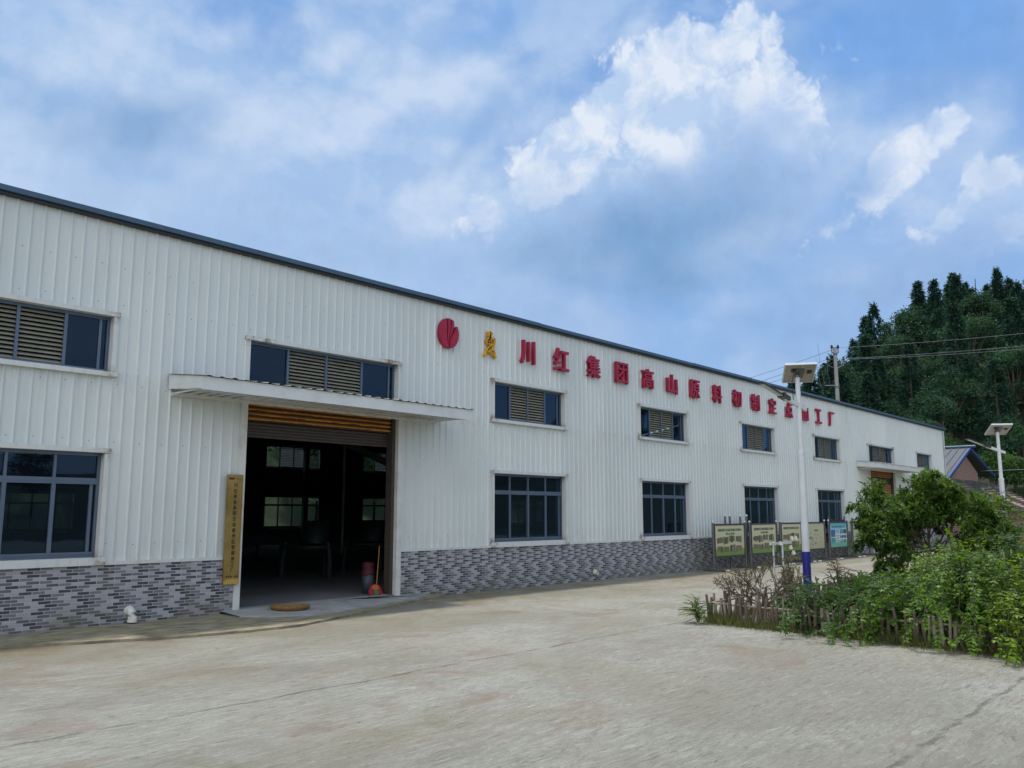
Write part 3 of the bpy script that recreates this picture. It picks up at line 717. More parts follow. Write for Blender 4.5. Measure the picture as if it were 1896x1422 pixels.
def canopy(x0, x1):
    yf = -1.03; ztw, zbw, ztf, zbf = 3.80, 3.57, 3.675, 3.485
    m = MB()
    m.quad((x0, yf, zbf), (x1, yf, zbf), (x1, yf, ztf), (x0, yf, ztf))
    for xx in (x0, x1): m.quad((xx, -.03, zbw), (xx, yf, zbf), (xx, yf, ztf), (xx, -.03, ztw))
    m.box((x0 - .006, yf - .012, zbf - .012), (x1 + .006, yf - .001, zbf + .012))
    cn = m.build('canopy', M_CANOPY, origin=((x0 + x1) / 2, 0, 3.5)); under(cn, factory); base = ((x0 + x1) / 2, 0, 3.5)
    s_ = MB(); s_.quad((x0, -.03, zbw + .006), (x1, -.03, zbw + .006), (x1, yf, zbf + .004), (x0, yf, zbf + .004))
    for k in range(int((x1 - x0) / .2)):
        xa = x0 + .05 + k * .2; s_.box((xa, yf + .1, zbf + .004), (xa + .02, -.14, zbf + .0245))
    o = s_.build('soffit', M_CANOPY, parent=cn, origin=base); o.location = (0, 0, 0)
    r_ = MB(); n = int((x1 - x0 + .06) / .21); rr = random.Random(3)
    for k in range(n):
        xa = x0 - .03 + k * .21; j = rr.uniform(-.01, .012); e = yf - .035 + rr.uniform(-.012, .012)
        P = [(xa, .0), (xa + .085, .0), (xa + .105, .014 + j * .5), (xa + .165, .014 + j * .5), (xa + .185, .0), (xa + .21, .0)]
        for (a, za), (b, zb_) in zip(P[:-1], P[1:]): r_.quad((a, e, ztf + .006 + za), (b, e, ztf + .006 + zb_), (b, -.03, ztw + .006 + zb_), (a, -.03, ztw + .006 + za)); r_.quad((a, e, ztf + .004 + za), (b, e, ztf + .004 + zb_), (b, -.03, ztw + .004 + zb_), (a, -.03, ztw + .004 + za))
    o = r_.build('roof_sheet', mat('grey_sheet_edge', (.3, .3, .29), .5, var=.3), parent=cn, origin=base); o.location = (0, 0, 0)
    tr_ = MB(); tr_.box((x0 + .05, -.06, zbw - .1), (x1 - .05, -.03, zbw - .045)); o = tr_.build('wall_batten', M_TRIM, parent=cn, origin=base); o.location = (0, 0, 0)
canopy(6.55, 12.42); canopy(36.6, 42.6)
def drain(x, z, down):
    m = MB()
    if down:
        pts_ = [(x, -.03, z), (x, -.09, z)] + [(x, -.09 - .075 * math.sin(a), z - .075 + .075 * math.cos(a)) for a in (R(30), R(60), R(90))] + [(x, -.165, z - .15)]
        m.tube(pts_, .06, 16); m.tube([(x, -.165, z - .12), (x, -.165, z - .155)], .07, 16, cap=False); m.tube([(x, -.03, z), (x, -.065, z)], .07, 16)
    else:
        m.tube([(x, -.03, z), (x, -.13, z - .01)], .06, 16, cap=False); m.tube([(x, -.13, z - .01), (x, -.03, z)], .052, 16, cap=False); m.tube([(x, -.03, z), (x, -.07, z)], .068, 16)
        m.lathe((x, -.04, z), [(.05, 0), (.0, .0)], 16, axis=(0, -1, 0), mi=1)
    part(m, 'drain_pipe', [M_PVC, M_DARK])
drain(6.14, .235, True); drain(17.85, .2, False)

# ------------------------------------------------------------------ lettering on the front
CH = [('川', 15.22, 'three vertical strokes'), ('红', 16.5, 'a silk radical beside a work sign'), ('集', 17.85, 'a bird over a tree'), ('团', 19.13, 'a square box round a small sign'),
      ('高', 20.43, 'a tall tower shape'), ('山', 21.73, 'three peaks on a base'), ('原', 23.05, 'a cliff over a spring'), ('料', 24.47, 'rice beside a dipper'), ('初', 25.82, 'cloth beside a knife'),
      ('制', 27.17, 'a trimmed tree beside a blade'), ('定', 28.5, 'a roof over a foot'), ('点', 29.88, 'four dots along its foot'), ('加', 31.3, 'half hidden behind the lamp pole'), ('工', 32.6, 'an upright between two bars'), ('厂', 33.93, 'a bare cliff')]
for i, (ch, xc, desc) in enumerate(CH):
    zc = 5.365 - .045 * (i / 14); 
    me = text_mesh(ch, .6, .085, .009, 'wall_character', (.56 if ch not in '川工厂' else .5, .56))
    o = mesh_obj('wall_character', me, M_RED, (xc, -.085, zc))
    tag(o, 'raised red character ' + ch + ' on the white factory wall, ' + desc, 'sign character', 'red characters along the factory wall')
# round flame-like crest
def crest():
    m = MB(); n = 40; cxx, czz, rx, rz = 12.62, 5.41, .275, .325
    def smooth(pts, n=24):                                     # Catmull-Rom through the points
        P = [pts[0]] + pts + [pts[-1]]; out = []
        for i in range(1, len(P) - 2):
            for k in range(6):
                u = k / 6; a_, b_, c_, d_ = P[i - 1], P[i], P[i + 1], P[i + 2]
                out.append(tuple(.5 * (2 * b_[j] + (c_[j] - a_[j]) * u + (2 * a_[j] - 5 * b_[j] + 4 * c_[j] - d_[j]) * u * u + (3 * b_[j] - a_[j] - 3 * c_[j] + d_[j]) * u ** 3) for j in (0, 1)))
        return out + [pts[-1]]
    def arc(a0, a1, n=22): return [(math.cos(R(a0 + (a1 - a0) * t / n)), math.sin(R(a0 + (a1 - a0) * t / n))) for t in range(n + 1)]
    def leaf_(left, right):                                    # both edges run from the foot upwards
        poly = left + right[::-1]; m.prism([(cxx + a_ * rx, czz + b_ * rz) for a_, b_ in poly], -.125, -.03)
    leaf_(arc(-95, -250), smooth([(-.07, -.86), (-.24, -.5), (-.31, -.15), (-.28, .35), (-.34, .94)]))
    leaf_(smooth([(-.06, -.78), (-.17, -.5), (-.21, -.15), (-.15, .35), (-.22, .95)]), smooth([(-.05, -.76), (-.09, -.5), (-.06, -.15), (.09, .35), (.06, .98)]))
    leaf_(smooth([(-.0, -.76), (-.01, -.45), (.06, -.08), (.2, .45), (.19, .94)]), smooth([(.02, -.78), (.05, -.42), (.25, .05), (.49, .5), (.44, .86)]))
    leaf_(smooth([(.06, -.84), (.11, -.5), (.28, -.18), (.56, .16), (.73, .52)]), arc(-84, 33))
    o = m.build('wall_crest', M_RED, origin=(cxx, -.07, czz)); tag(o, 'round crimson crest of leaf flames high on the white wall', 'emblem')
crest()
def gold_emblem():
    m = MB(); x0, z0 = 13.93, 5.36; k = .29
    strokes = [[(-.3, .9), (0, .98), (.3, .86)], [(-.28, .72), (-.02, .76), (.05, .55), (-.2, .5)], [(.0, .95), (-.02, .7), (-.1, .45), (-.35, .1)],
               [(-.1, .4), (-.45, .3), (-.3, .05), (.05, .2)], [(.1, .52), (.6, .5), (.62, .15), (.4, -.12), (-.05, -.25)], [(.0, .45), (-.05, .1), (.2, .0)],
               [(.1, -.1), (-.15, -.3), (-.55, -.55), (-.8, -.95)], [(-.25, -.35), (-.2, -.62)], [(.0, -.3), (.1, -.62), (.35, -.75)], [(.1, -.35), (.5, -.42), (.62, -.6), (.8, -.98)], [(.3, -.65), (.55, -.75)]]
    for s_ in strokes:
        # resample and brush-like width
        P = [Vector((x0 + a * k * .8, 0, z0 + b * k)) for a, b in s_]
        for p, q in zip(P[:-1], P[1:]):
            d_ = q - p; n = Vector((-d_.z, 0, d_.x)).normalized() * .026
            a_, b_ = p - d_ * .06, q + d_ * .06
            m.add([(v + Vector((0, yy, 0)))[:] for yy in (-.1, -.03) for v in (a_ - n, b_ - n * .85, b_ + n * .85, a_ + n)], [(0, 1, 2, 3), (7, 6, 5, 4), (0, 4, 5, 1), (1, 5, 6, 2), (2, 6, 7, 3), (3, 7, 4, 0)])
    o = m.build('wall_emblem', M_GOLD, origin=(x0, -.06, z0)); tag(o, 'small yellow brush-stroke emblem between the round crest and the red characters', 'emblem')
gold_emblem()
# brass name plate by the door
def brass_material():
    m = bpy.data.materials.new('worn_brass'); m.use_nodes = True; t = NT(m.node_tree); b = t.n['Principled BSDF']
    o = t.obj(); n = t.noise(t.mapping(o, scale=(1, 1, .7)), 1.6, 5, .6); n2 = t.noise(t.mapping(o, scale=(.4, 1, 14)), 2, 5, .7)
    c = t.mix(t.rng(n, .35, .65), (.30, .19, .055), (.52, .37, .13)); c = t.mix(t.rng(n2, .5, .8, 0, .5), c, (.2, .13, .04))
    t.put(b.inputs['Base Color'], c); b.inputs['Metallic'].default_value = .75; b.inputs['Roughness'].default_value = .33
    t.put(b.inputs['Normal'], t.bump(n, .15, .01)); return m
M_BRASS = brass_material()
pq = thing('name_plate', 'tall brass name plate with black vertical characters left of the open door', 'sign', (7.755, -.09, .52))
m = MB(); m.box((7.615, -.095, .52), (7.895, -.065, 2.275)); m.box((7.615, -.1, .52), (7.632, -.0955, 2.275)); m.box((7.878, -.1, .52), (7.895, -.0955, 2.275)); m.box((7.6325, -.1, 2.25), (7.8775, -.0955, 2.275))
under(m.build('plate', M_BRASS, origin=(7.755, -.09, .52)), pq)
m = MB(); m.prism([(7.615, .52), (7.895, .52), (7.87, .6), (7.645, .6)], -.125, -.096); under(m.build('plate_foot', mat('bright_brass', (.75, .5, .16), .25, metal=.8)), pq)
for i, ch in enumerate('川红茶业集团宜宾叙州区初制加工厂'):
    me = text_mesh(ch, .085, .003, .001, 'character', (.058, .07) if ch != '业' else (.06, .065))
    o = mesh_obj('character', me, M_BLK, (7.765 + .0, -.098, 2.1 - i * .0905)); under(o, pq)
m = MB(); m.prism([(7.64, 2.19), (7.73, 2.19), (7.75, 2.225), (7.64, 2.225)], -.098, -.0955); under(m.build('plate_badge', mat('dark_red_badge', (.1, .01, .012), .5)), pq)
m = MB(); m.box((7.765, -.0975, 2.2), (7.86, -.0956, 2.208)); 
for k in range(5): m.box((7.66 + k * .04 + (.03 if k > 2 else 0), -.0975, .625), (7.685 + k * .04 + (.03 if k > 2 else 0), -.0956, .65))
under(m.build('small_print', M_BLK), pq)
# teal sign at the far end, mostly behind the tree
m = MB(); m.box((44.6, -.07, 2.5), (46.2, -.03, 3.15)); m.box((44.75, -.075, 2.93), (46.05, -.0705, 3.02), 1); m.box((44.75, -.075, 2.7), (45.7, -.0705, 2.78), 1)
tag(m.build('wall_sign', [mat('teal_board', (.02, .24, .34), .4), M_WHITE], origin=(45.4, -.05, 2.5)), 'small teal sign board on the far end of the white wall, behind the tree', 'sign')

# ------------------------------------------------------------------ things in and before the doorway
def weave_material():
    m = bpy.data.materials.new('woven_bamboo'); m.use_nodes = True; t = NT(m.node_tree); b = t.n['Principled BSDF']
    o = t.obj(); ck = t.new('ShaderNodeTexChecker'); t.put(ck.inputs[0], o); ck.inputs['Scale'].default_value = 60
    c = t.mix(ck.outputs[1], (.30, .16, .055), (.2, .1, .035)); t.put(b.inputs['Base Color'], c); b.inputs['Roughness'].default_value = .7
    t.put(b.inputs['Normal'], t.bump(ck.outputs[1], .5, .004)); return m
M_WEAVE = weave_material()
tr = thing('winnowing_tray', 'round shallow woven bamboo tray of drying seeds on the door ramp', 'tray', (8.62, -.5, .09))
m = MB(); m.lathe((8.62, -.5, .093), [(0, 0), (.25, .0), (.29, .025), (.315, .055), (.325, .055), (.322, .04), (.298, .0), (.26, -.012), (0, -.012)], 36); o = under(m.build('basket', M_WEAVE, origin=(8.62, -.5, .09)), tr)
rng = random.Random(4); m = MB()
for k in range(900):
    a = rng.uniform(0, 6.283); r = .25 * math.sqrt(rng.random()); c = Vector((8.62 + r * math.cos(a), -.5 + r * math.sin(a), .1 + rng.uniform(0, .018)))
    v = Vector((rng.uniform(-1, 1), rng.uniform(-1, 1), rng.uniform(-.3, .3))).normalized(); q = v.orthogonal().normalized(); u = v.cross(q)
    L = rng.uniform(.008, .014); s_ = L * .55
    m.add([c + v * L, c - v * L, c + q * s_, c - q * s_, c + u * s_, c - u * s_], [(0, 2, 4), (0, 4, 3), (0, 3, 5), (0, 5, 2), (1, 4, 2), (1, 3, 4), (1, 5, 3), (1, 2, 5)], rng.choice((0, 0, 1)))
o = under(m.build('drying_seeds', [mat('pale_seed', (.36, .24, .12), .7), mat('brown_seed', (.1, .05, .028), .7)], origin=(8.62, -.5, .09)), tr); tag(o, kind='stuff')
# dustpan with long handle, broom, lidded bin behind the right jamb
dp = thing('dustpan', 'red plastic dustpan with long thin handle leaning inside the right door jamb', 'dustpan', (10.98, .16, .112))
m = MB(); P = [(-.16, 0), (.16, 0), (.15, .1), (.1, .17), (0, .195), (-.1, .17), (-.15, .1)]
m.add([(10.98 + a, .12 + b * .3, .115 + b) for a, b in P] + [(10.98 + a, .15 + b * .3, .115 + b) for a, b in P], [tuple(range(7)), tuple(range(13, 6, -1))] + [(i, 7 + i, 7 + (i + 1) % 7, (i + 1) % 7) for i in range(7)])
m.add([(10.98 + a, .112 + b * .3, .117 + b) for a, b in [(-.05, .0), (.05, 0), (.05, .1), (-.05, .1)]], [(0, 1, 2, 3)], 1)
m.add([(10.98 + a, .112 + b * .3, .117 + b) for a, b in [(-.08, .1), (.08, .1), (.08, .165), (0, .185), (-.08, .165)]], [(0, 1, 2, 3, 4)], 2)
under(m.build('pan', [mat('red_plastic', (.28, .008, .02), .5), mat('green_plastic', (.05, .16, .02), .5), mat('orange_plastic', (.5, .1, .01), .5)], origin=(10.98, .16, .112)), dp)
m = MB(); m.tube([(11.02, .17, .28), (11.16, .27, 1.02)], .009, 8); under(m.build('handle', mat('orange_pole', (.35, .12, .03), .5)), dp)
bn = thing('waste_bin', 'grey pail draped with a crimson bag standing inside the right door jamb', 'bin', (11.08, .5, .112))
m = MB(); m.lathe((11.08, .5, .112), [(0, 0.0), (.1, 0), (.12, .42), (.11, .42), (.09, .02)], 20); under(m.build('pail', mat('grey_plastic', (.05, .06, .08), .6), origin=(11.08, .5, .112)), bn)
m = MB(); rng = random.Random(9)
prof_ = [(.126, .34), (.132, .42), (.1, .47), (.125, .53), (.11, .58), (.05, .6)]
n = 20; vs = [(11.08 + math.cos(6.283 * k / n) * r * rng.uniform(.86, 1.12), .5 + math.sin(6.283 * k / n) * r * rng.uniform(.86, 1.12), .112 + h + rng.uniform(-.02, .02)) for r, h in prof_ for k in range(n)]
m.add(vs, [(i * n + k, i * n + (k + 1) % n, (i + 1) * n + (k + 1) % n, (i + 1) * n + k) for i in range(len(prof_) - 1) for k in range(n)], 0, True)
under(m.build('bag', mat('crimson_bag', (.055, .003, .009), .7), origin=(11.08, .5, .112)), bn)
# dim machinery in the hall, plus a bar added for a light streak
def rolling_machine(x, y, label):
    t = thing('tea_rolling_machine', label, 'machine', (x, y, .112), 'tea machines standing in the dark hall')
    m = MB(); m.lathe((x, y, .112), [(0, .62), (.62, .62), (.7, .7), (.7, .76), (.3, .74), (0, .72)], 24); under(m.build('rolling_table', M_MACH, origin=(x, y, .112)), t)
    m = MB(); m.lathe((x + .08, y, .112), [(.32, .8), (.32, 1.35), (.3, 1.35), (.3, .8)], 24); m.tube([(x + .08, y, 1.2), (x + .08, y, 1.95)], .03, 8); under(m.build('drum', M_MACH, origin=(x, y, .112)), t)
    for k in range(3):
        a = 2.094 * k + .5; px, py = x + .72 * math.cos(a), y + .72 * math.sin(a)
        m = MB(); m.tube([(px, py, .112), (px, py, .5), (px * .9 + x * .1, py * .9 + y * .1, .95)], [.09, .07, .06], 10); under(m.build('leg', M_MACH, origin=(px, py, .112)), t)
rolling_machine(13.2, 5.2, 'squat green rolling machine on three legs, left of two in the dark doorway')
rolling_machine(15.4, 5.6, 'squat green rolling machine on three legs, nearest the right door jamb inside')
def trough(x, y, L, label):
    t = thing('withering_trough', label, 'trough', (x, y, .112)); m = MB()
    m.box((x - L / 2, y - .7, .75), (x + L / 2, y + .7, .8)); m.box((x - L / 2, y - .72, .8), (x + L / 2, y - .69, 1.02)); m.box((x - L / 2, y + .69, .8), (x + L / 2, y + .72, 1.02)); under(m.build('bed', M_STEEL, origin=(x, y, .75)), t)
    for k in range(4):
        m = MB(); xx = x - L / 2 + .1 + k * (L - .2) / 3
        for yy in (-.6, .6): m.box((xx - .03, y + yy - .03, .112), (xx + .03, y + yy + .03, .75))
        m.box((xx - .025, y - .57, .3), (xx + .025, y + .57, .35)); under(m.build('leg_frame', M_STEEL, origin=(xx, y, .112)), t)
trough(12.4, 9.5, 5., 'long raised withering trough deep in the dark hall')
m = MB(); m.obox((22.5, 13.5, 3.7), (2.4, .0, -.75), (0, .12, 0), (.03, 0, .1)); m.tube([(20.6, 13.5, .112), (20.6, 13.5, 4.2)], .05, 8); m.tube([(24.5, 13.5, .112), (24.5, 13.5, 3.)], .05, 8)  # made-up bar on posts, stands in for a dim slanting light streak
tag(m.build('light_streak_bar', M_ALU, origin=(22.5, 13.5, .112)), 'slanting pale bar added as a streak of light high inside the dark hall', 'light streak')

# ------------------------------------------------------------------ notice boards
ZB0, ZB1 = .42, 1.34; YB = -.66
def notice_board(x0, x1, kind, label, title=None, sub=None, seed=0, dy=0.):
    rng = random.Random(seed); y = YB + dy
    t = thing('notice_board', label, 'notice board', ((x0 + x1) / 2, y, 0), 'row of notice boards before the plinth'); base = ((x0 + x1) / 2, y, 0)
    def sub_(m, n, mm): return under(m.build(n, mm, origin=base), t)
    for xx in (x0 + .03, x1 - .03):
        m = MB(); m.tube([(xx, y, .04), (xx, y, ZB1 + .03)], .032, 10); m.lathe((xx, y, ZB1 + .03), [(.034, 0), (.036, .02), (.02, .045), (0, .05)], 10, mi=1); sub_(m, 'post', [M_GALV, M_WHITE])
        m = MB(); m.tube([(xx, y - .42, .03), (xx, y + .34, .03)], .024, 8); m.lathe((xx, y - .42, .03), [(.027, -.05), (.029, .0), (.027, .05), (0, .055)], 10, axis=(0, -1, 0), mi=1); sub_(m, 'foot', [M_GALV, M_WHITE])
    m = MB(); f = .05; xa, xb = x0 + .07, x1 - .07
    m.box((xa, y - .03, ZB0 - f), (xb, y + .03, ZB0)); m.box((xa, y - .03, ZB1 - f), (xb, y + .03, ZB1)); m.box((xa, y - .029, ZB0), (xa + f, y + .029, ZB1 - f)); m.box((xb - f, y - .029, ZB0), (xb, y + .029, ZB1 - f)); sub_(m, 'frame', mat('dark_board_frame', (.035, .035, .04), .4))
    xa += f; xb -= f; z0, z1 = ZB0, ZB1 - f; yp = y - .012
    pal = {'olive': ((.60, .57, .39), (.52, .5, .31), (.14, .26, .03)), 'faded': ((.5, .5, .35), (.5, .47, .31), (.44, .42, .26)), 'blue': ((.05, .42, .60), (.5, .66, .72), (.12, .42, .3))}[kind]
    m = MB(); m.box((xa, yp, z0), (xb, y + .012, z1)); pm = board_material('board_print_' + kind, *pal, z0, z1, .3 if kind != 'blue' else .08); pnl = sub_(m, 'panel', pm)
    m = MB(); mats = [mat('photo_dark', (.06, .055, .045), .4, var=.6, vscale=11), mat('photo_brown', (.17, .115, .075), .4, var=.5, vscale=13), mat('photo_green', (.09, .14, .05), .4, var=.6, vscale=9), mat('photo_pale', (.36, .37, .3), .4, var=.4, vscale=9),
                      mat('photo_blue', (.02, .12, .4), .4, var=.6, vscale=7), mat('photo_teal', (.06, .28, .42), .4, var=.5, vscale=8), mat('photo_red', (.2, .08, .05), .4, var=.5, vscale=10), mat('photo_mixed', (.15, .13, .08), .4, var=.7, vscale=16, dirt=(.4, .4, .34), dirt_amt=.8, dscale=9)]
    Wd, H = xb - xa, z1 - z0
    def ph(u0, u1, v0, v1, mi): m.quad((xa + Wd * u0, yp - .003, z0 + H * v0), (xa + Wd * u1, yp - .003, z0 + H * v0), (xa + Wd * u1, yp - .003, z0 + H * v1), (xa + Wd * u0, yp - .003, z0 + H * v1), mi)
    if kind == 'olive':
        for u0, u1, v0, v1 in ((.06, .26, .4, .62), (.27, .44, .36, .63), (.46, .66, .42, .66), (.7, .9, .4, .66), (.06, .24, .1, .34), (.26, .45, .1, .32), (.5, .68, .08, .36), (.7, .9, .1, .34)):
            for c in range(3):
                w_ = (u1 - u0) / 3; ph(u0 + w_ * c, u0 + w_ * (c + 1), v0 + rng.uniform(0, .05), v1 - rng.uniform(0, .04), rng.choice((0, 1, 2, 2, 0, 7, 7, 1)))
    elif kind == 'faded':
        for k in range(26): u, v = rng.uniform(.05, .85), rng.uniform(.08, .66); ph(u, u + rng.uniform(.04, .1), v, v + rng.uniform(.03, .09), rng.choice((1, 3, 3, 6)) if k % 4 == 0 else 3)
    else:
        ph(.05, .3, .5, .72, 4); ph(.05, .3, .42, .5, 2); ph(.05, .3, .17, .38, 5); ph(.36, .5, .58, .7, 3); ph(.58, .76, .55, .72, 5); ph(.78, .97, .55, .72, 0)
        for k in range(4): ph(.36, .52, .14 + .1 * k, .2 + .1 * k, 3); ph(.58 + .1 * k, .66 + .1 * k, .36, .48, rng.choice((0, 4))); ph(.6 + .09 * k, .66 + .09 * k, .18, .3, rng.choice((0, 5)))
    o = sub_(m, 'picture', mats) if m.f else None
    if o: o.parent = pnl; o.location = (0, 0, 0)
    if title:
        o = mesh_obj('title', text_mesh(title, .1, .002, .002, 'title', (Wd * .8, .085)), M_INKG, ((xa + xb) / 2 - base[0], -.016, z0 + H * .845)); o.parent = pnl
    if sub:
        o = mesh_obj('subtitle', text_mesh(sub, .08, .002, .002, 'subtitle', (Wd * .3, .062)), M_INKG, ((xa + xb) / 2 - base[0] + .02, -.016, z0 + H * .72)); o.parent = pnl
BT = '国家级野生茶树资源保护基地'
notice_board(22.8, 24.88, 'olive', 'olive notice board with green title and eight small photos, nearest the camera of the row', BT, '高山茶园', 1)
notice_board(25.15, 27.14, 'olive', 'olive notice board with green title, second from the near end of the row', BT, '生态茶园', 2)
notice_board(27.35, 29.12, 'olive', 'olive notice board behind the white cross frame, left of the blue-footed lamp pole', BT, None, 3)
notice_board(29.5, 31.18, 'faded', 'faded yellow notice board just right of the blue-footed lamp pole', None, '茶', 4)
notice_board(31.5, 33.4, 'blue', 'bright sky-blue notice board between two faded yellow ones', '茶文化科普宣传栏', None, 5)
notice_board(33.8, 35.75, 'faded', 'faded yellow notice board half hidden by the big tree', None, None, 6)
bb = thing('spare_board', 'dark maroon board showing above the sky-blue notice board', 'board', (33.4, -.25, 0))
m = MB(); m.box((32.65, -.27, .5), (34.2, -.23, 1.4)); under(m.build('panel', mat('maroon_board', (.06, .018, .018), .5), origin=(33.4, -.25, 0)), bb)
for xx in (32.62, 34.24):
    m = MB(); m.tube([(xx, -.25, 0), (xx, -.25, 1.52)], .03, 8); under(m.build('post', M_GALV, origin=(xx, -.25, 0)), bb)
for i, (xx, zz, lb) in enumerate(((24.3, 1.55, 'first'), (24.6, 1.55, 'second'), (25.3, 1.54, 'third'), (25.72, 1.55, 'fourth'))):
    t = thing('stand_post', lb + ' from the left of the white-tipped steel posts behind the olive notice boards', 'post', (xx, -.3, 0), 'white-tipped posts behind the notice boards')
    m = MB(); m.tube([(xx, -.3, 0), (xx, -.3, zz)], .034, 10); under(m.build('shaft', M_GALV, origin=(xx, -.3, 0)), t)
    m = MB(); m.lathe((xx, -.3, zz), [(.036, 0), (.042, .02), (.036, .05), (0, .06)], 10); under(m.build('cap', M_WHITE, origin=(xx, -.3, zz)), t)

# ------------------------------------------------------------------ solar street lamps
def solar_lamp(x, y, top, blue, label, ay):
    t = thing('solar_street_lamp', label, 'street lamp', (x, y, 0), 'solar street lamps'); B = (x, y, 0)
    def s_(m, n, mm, p=None):
        o = m.build(n, mm, origin=B)
        if p is None: under(o, t)
        else: o.parent = p; o.location = (0, 0, 0)
        return o
    m = MB(); m.tube([(x, y, .0), (x, y, blue)], .07, 20); m.lathe((x, y, 0), [(.2, .06), (.2, .075), (.08, .076)], 20); s_(m, 'pole_foot', M_BLUE)
    zj = blue + (top - blue) * .56
    m = MB(); m.tube([(x, y, blue), (x, y, zj)], .066, 20); m.tube([(x, y, zj), (x, y, zj + .12), (x, y, top)], [.05, .048, .042], 18); m.tube([(x, y, zj - .05), (x, y, zj + .015)], .072, 18); m.tube([(x, y, zj - .18), (x, y, zj - .16)], .07, 18); s_(m, 'pole', M_WHITE)
    za = top - .56; d = Vector((-math.cos(ay), math.sin(ay), 0))
    m = MB(); a = Vector((x, y, za)); m.obox(a + d * .12 + Vector((0, 0, .03)), d * .36 + Vector((0, 0, .075)), d.cross(Vector((0, 0, 1))) * .028, (0, 0, .034)); arm = s_(m, 'arm', M_WHITE)
    hx = a + d * .5 + Vector((0, 0, .115)); m = MB(); side = d.cross(Vector((0, 0, 1)))
    m.obox(hx + Vector((0, 0, .005)), d * .11 + Vector((0, 0, .025)), side * .07, (0, 0, .035)); m.obox(hx + d * .42 + Vector((0, 0, .1)), d * .36 + Vector((0, 0, .085)), side * .06, Vector((0, 0, .012)))
    m.box((hx.x - .03, hx.y - .03, hx.z + .04), (hx.x + .03, hx.y + .03, hx.z + .085))
    lh = s_(m, 'lamp_head', mat('lamp_housing', (.035, .037, .042), .35, metal=.3)); 
    m = MB(); m.obox(hx + d * .42 + Vector((0, 0, .083)), d * .3 + Vector((0, 0, .071)), side * .045, Vector((0, 0, .003))); s_(m, 'lens', mat('lamp_lens', (.55, .55, .5), .2), lh)
    # solar panel, tilted to the south, its back to the yard
    pa = R(41 - 90 - 12); u = Vector((math.cos(pa), math.sin(pa), 0)); f = Vector((-math.sin(pa), math.cos(pa), 0)); b = R(19)
    v = f * math.cos(b) - Vector((0, 0, math.sin(b))); n = u.cross(v); n = n if n.z > 0 else -n
    c = Vector((x, y, top + .05)) + v * .0 + u * .035
    m = MB(); hw, hl = .275, .35
    m.obox(c, u * (hw - .02), v * (hl - .02), n * .006); pn = s_(m, 'solar_panel', M_PANELBACK)
    m = MB(); m.obox(c + n * .009, u * (hw - .025), v * (hl - .025), n * .002); s_(m, 'solar_cells', M_CELL, pn)
    m = MB()
    for sgn in (-1, 1): m.obox(c + u * sgn * (hw - .01) - n * .005, u * .01, v * hl, n * .02); m.obox(c + v * sgn * (hl - .01) - n * .005, u * (hw - .021), v * .01, n * .0195)
    m.obox(c + u * .03 - n * .012, u * .01, v * (hl - .021), n * .006); s_(m, 'panel_frame', M_ALU, pn)
    m = MB(); m.obox(c + u * .17 - v * .05 - n * .02, u * .04, v * .045, n * .013); m.obox(c - u * .1 - v * .12 - n * .02, u * .05, v * .05, n * .012); s_(m, 'junction_box', M_DARK, pn)
    m = MB(); m.tube([(x, y, top - .04), (x, y, top + .01)], .05, 12); m.obox(c - n * .03 - v * .02, u * .07, v * .15, n * .012); m.tube([(x, y, top - .02), c - n * .035 - v * .13], .014, 6); s_(m, 'panel_bracket', M_GALV)
    m = MB(); m.tube([c - u * .1 - v * .12 - n * .03, Vector((x, y, top - .15)) - u * .1, Vector((x, y, za + .1)) - u * .085, Vector((x, y, za)) - u * .06], .007, 5); s_(m, 'cable', M_DARK)
solar_lamp(15.06, -6.6, 4.12, .98, 'tall solar street lamp with royal-blue foot rising from the fenced garden', R(6))
solar_lamp(27.4, -7.22, 3.95, .9, 'farther solar street lamp before the brick house, foot lost in shrubs', R(25))

# ------------------------------------------------------------------ power pole and lines
px, py = 65.7, 11.3; pz = hill(px, py) - .3
up = thing('utility_pole', 'pale concrete power pole rising behind the factory roof', 'utility pole', (px, py, pz))
m = MB(); m.tube([(px, py, pz), (px, py, 14.3)], [.21, .13], 14); under(m.build('pole', M_CONC, origin=(px, py, pz)), up)
dr_ = Vector((.656, -.755, 0))
m = MB()
for s_ in (-1, 1):
    e = Vector((px, py, 13.9)) + dr_ * .24 * s_; m.tube([(px, py, 13.75), e, e + Vector((0, 0, .35))], .045, 6)
    e2 = Vector((px, py, 12.9)) + dr_ * .62 * s_; m.tube([(px, py, 12.6), e2, e2 + Vector((0, 0, .4))], .05, 6)
m.tube([(px, py, 13.7), (px, py, 13.85)], .17, 12); m.tube([(px, py, 11.15), (px, py, 11.25)], .22, 12); m.tube([Vector((px, py, 11.3)) - dr_ * .9, Vector((px, py, 11.3))], .05, 6)
under(m.build('crossarm', M_GALV, origin=(px, py, pz)), up)
ins = [Vector((px, py, 14.25)) - dr_ * .24, Vector((px, py, 14.25)) + dr_ * .24, Vector((px, py, 13.35)) - dr_ * .62, Vector((px, py, 13.35)) + dr_ * .62]
for e in ins:
    m = MB(); m.lathe(e - Vector((0, 0, .05)), [(.05, 0), (.1, .05), (.1, .16), (.06, .2), (.09, .24), (.0, .3)], 10); under(m.build('insulator', mat('dark_porcelain', (.02, .016, .015), .3), origin=tuple(e)), up)
def sag(a, b, s_, n=18): return [Vector(a).lerp(Vector(b), i / n) - Vector((0, 0, s_ * 4 * (i / n) * (1 - i / n))) for i in range(n + 1)]
M_WIRE = mat('wire', (.16, .17, .185), .5)
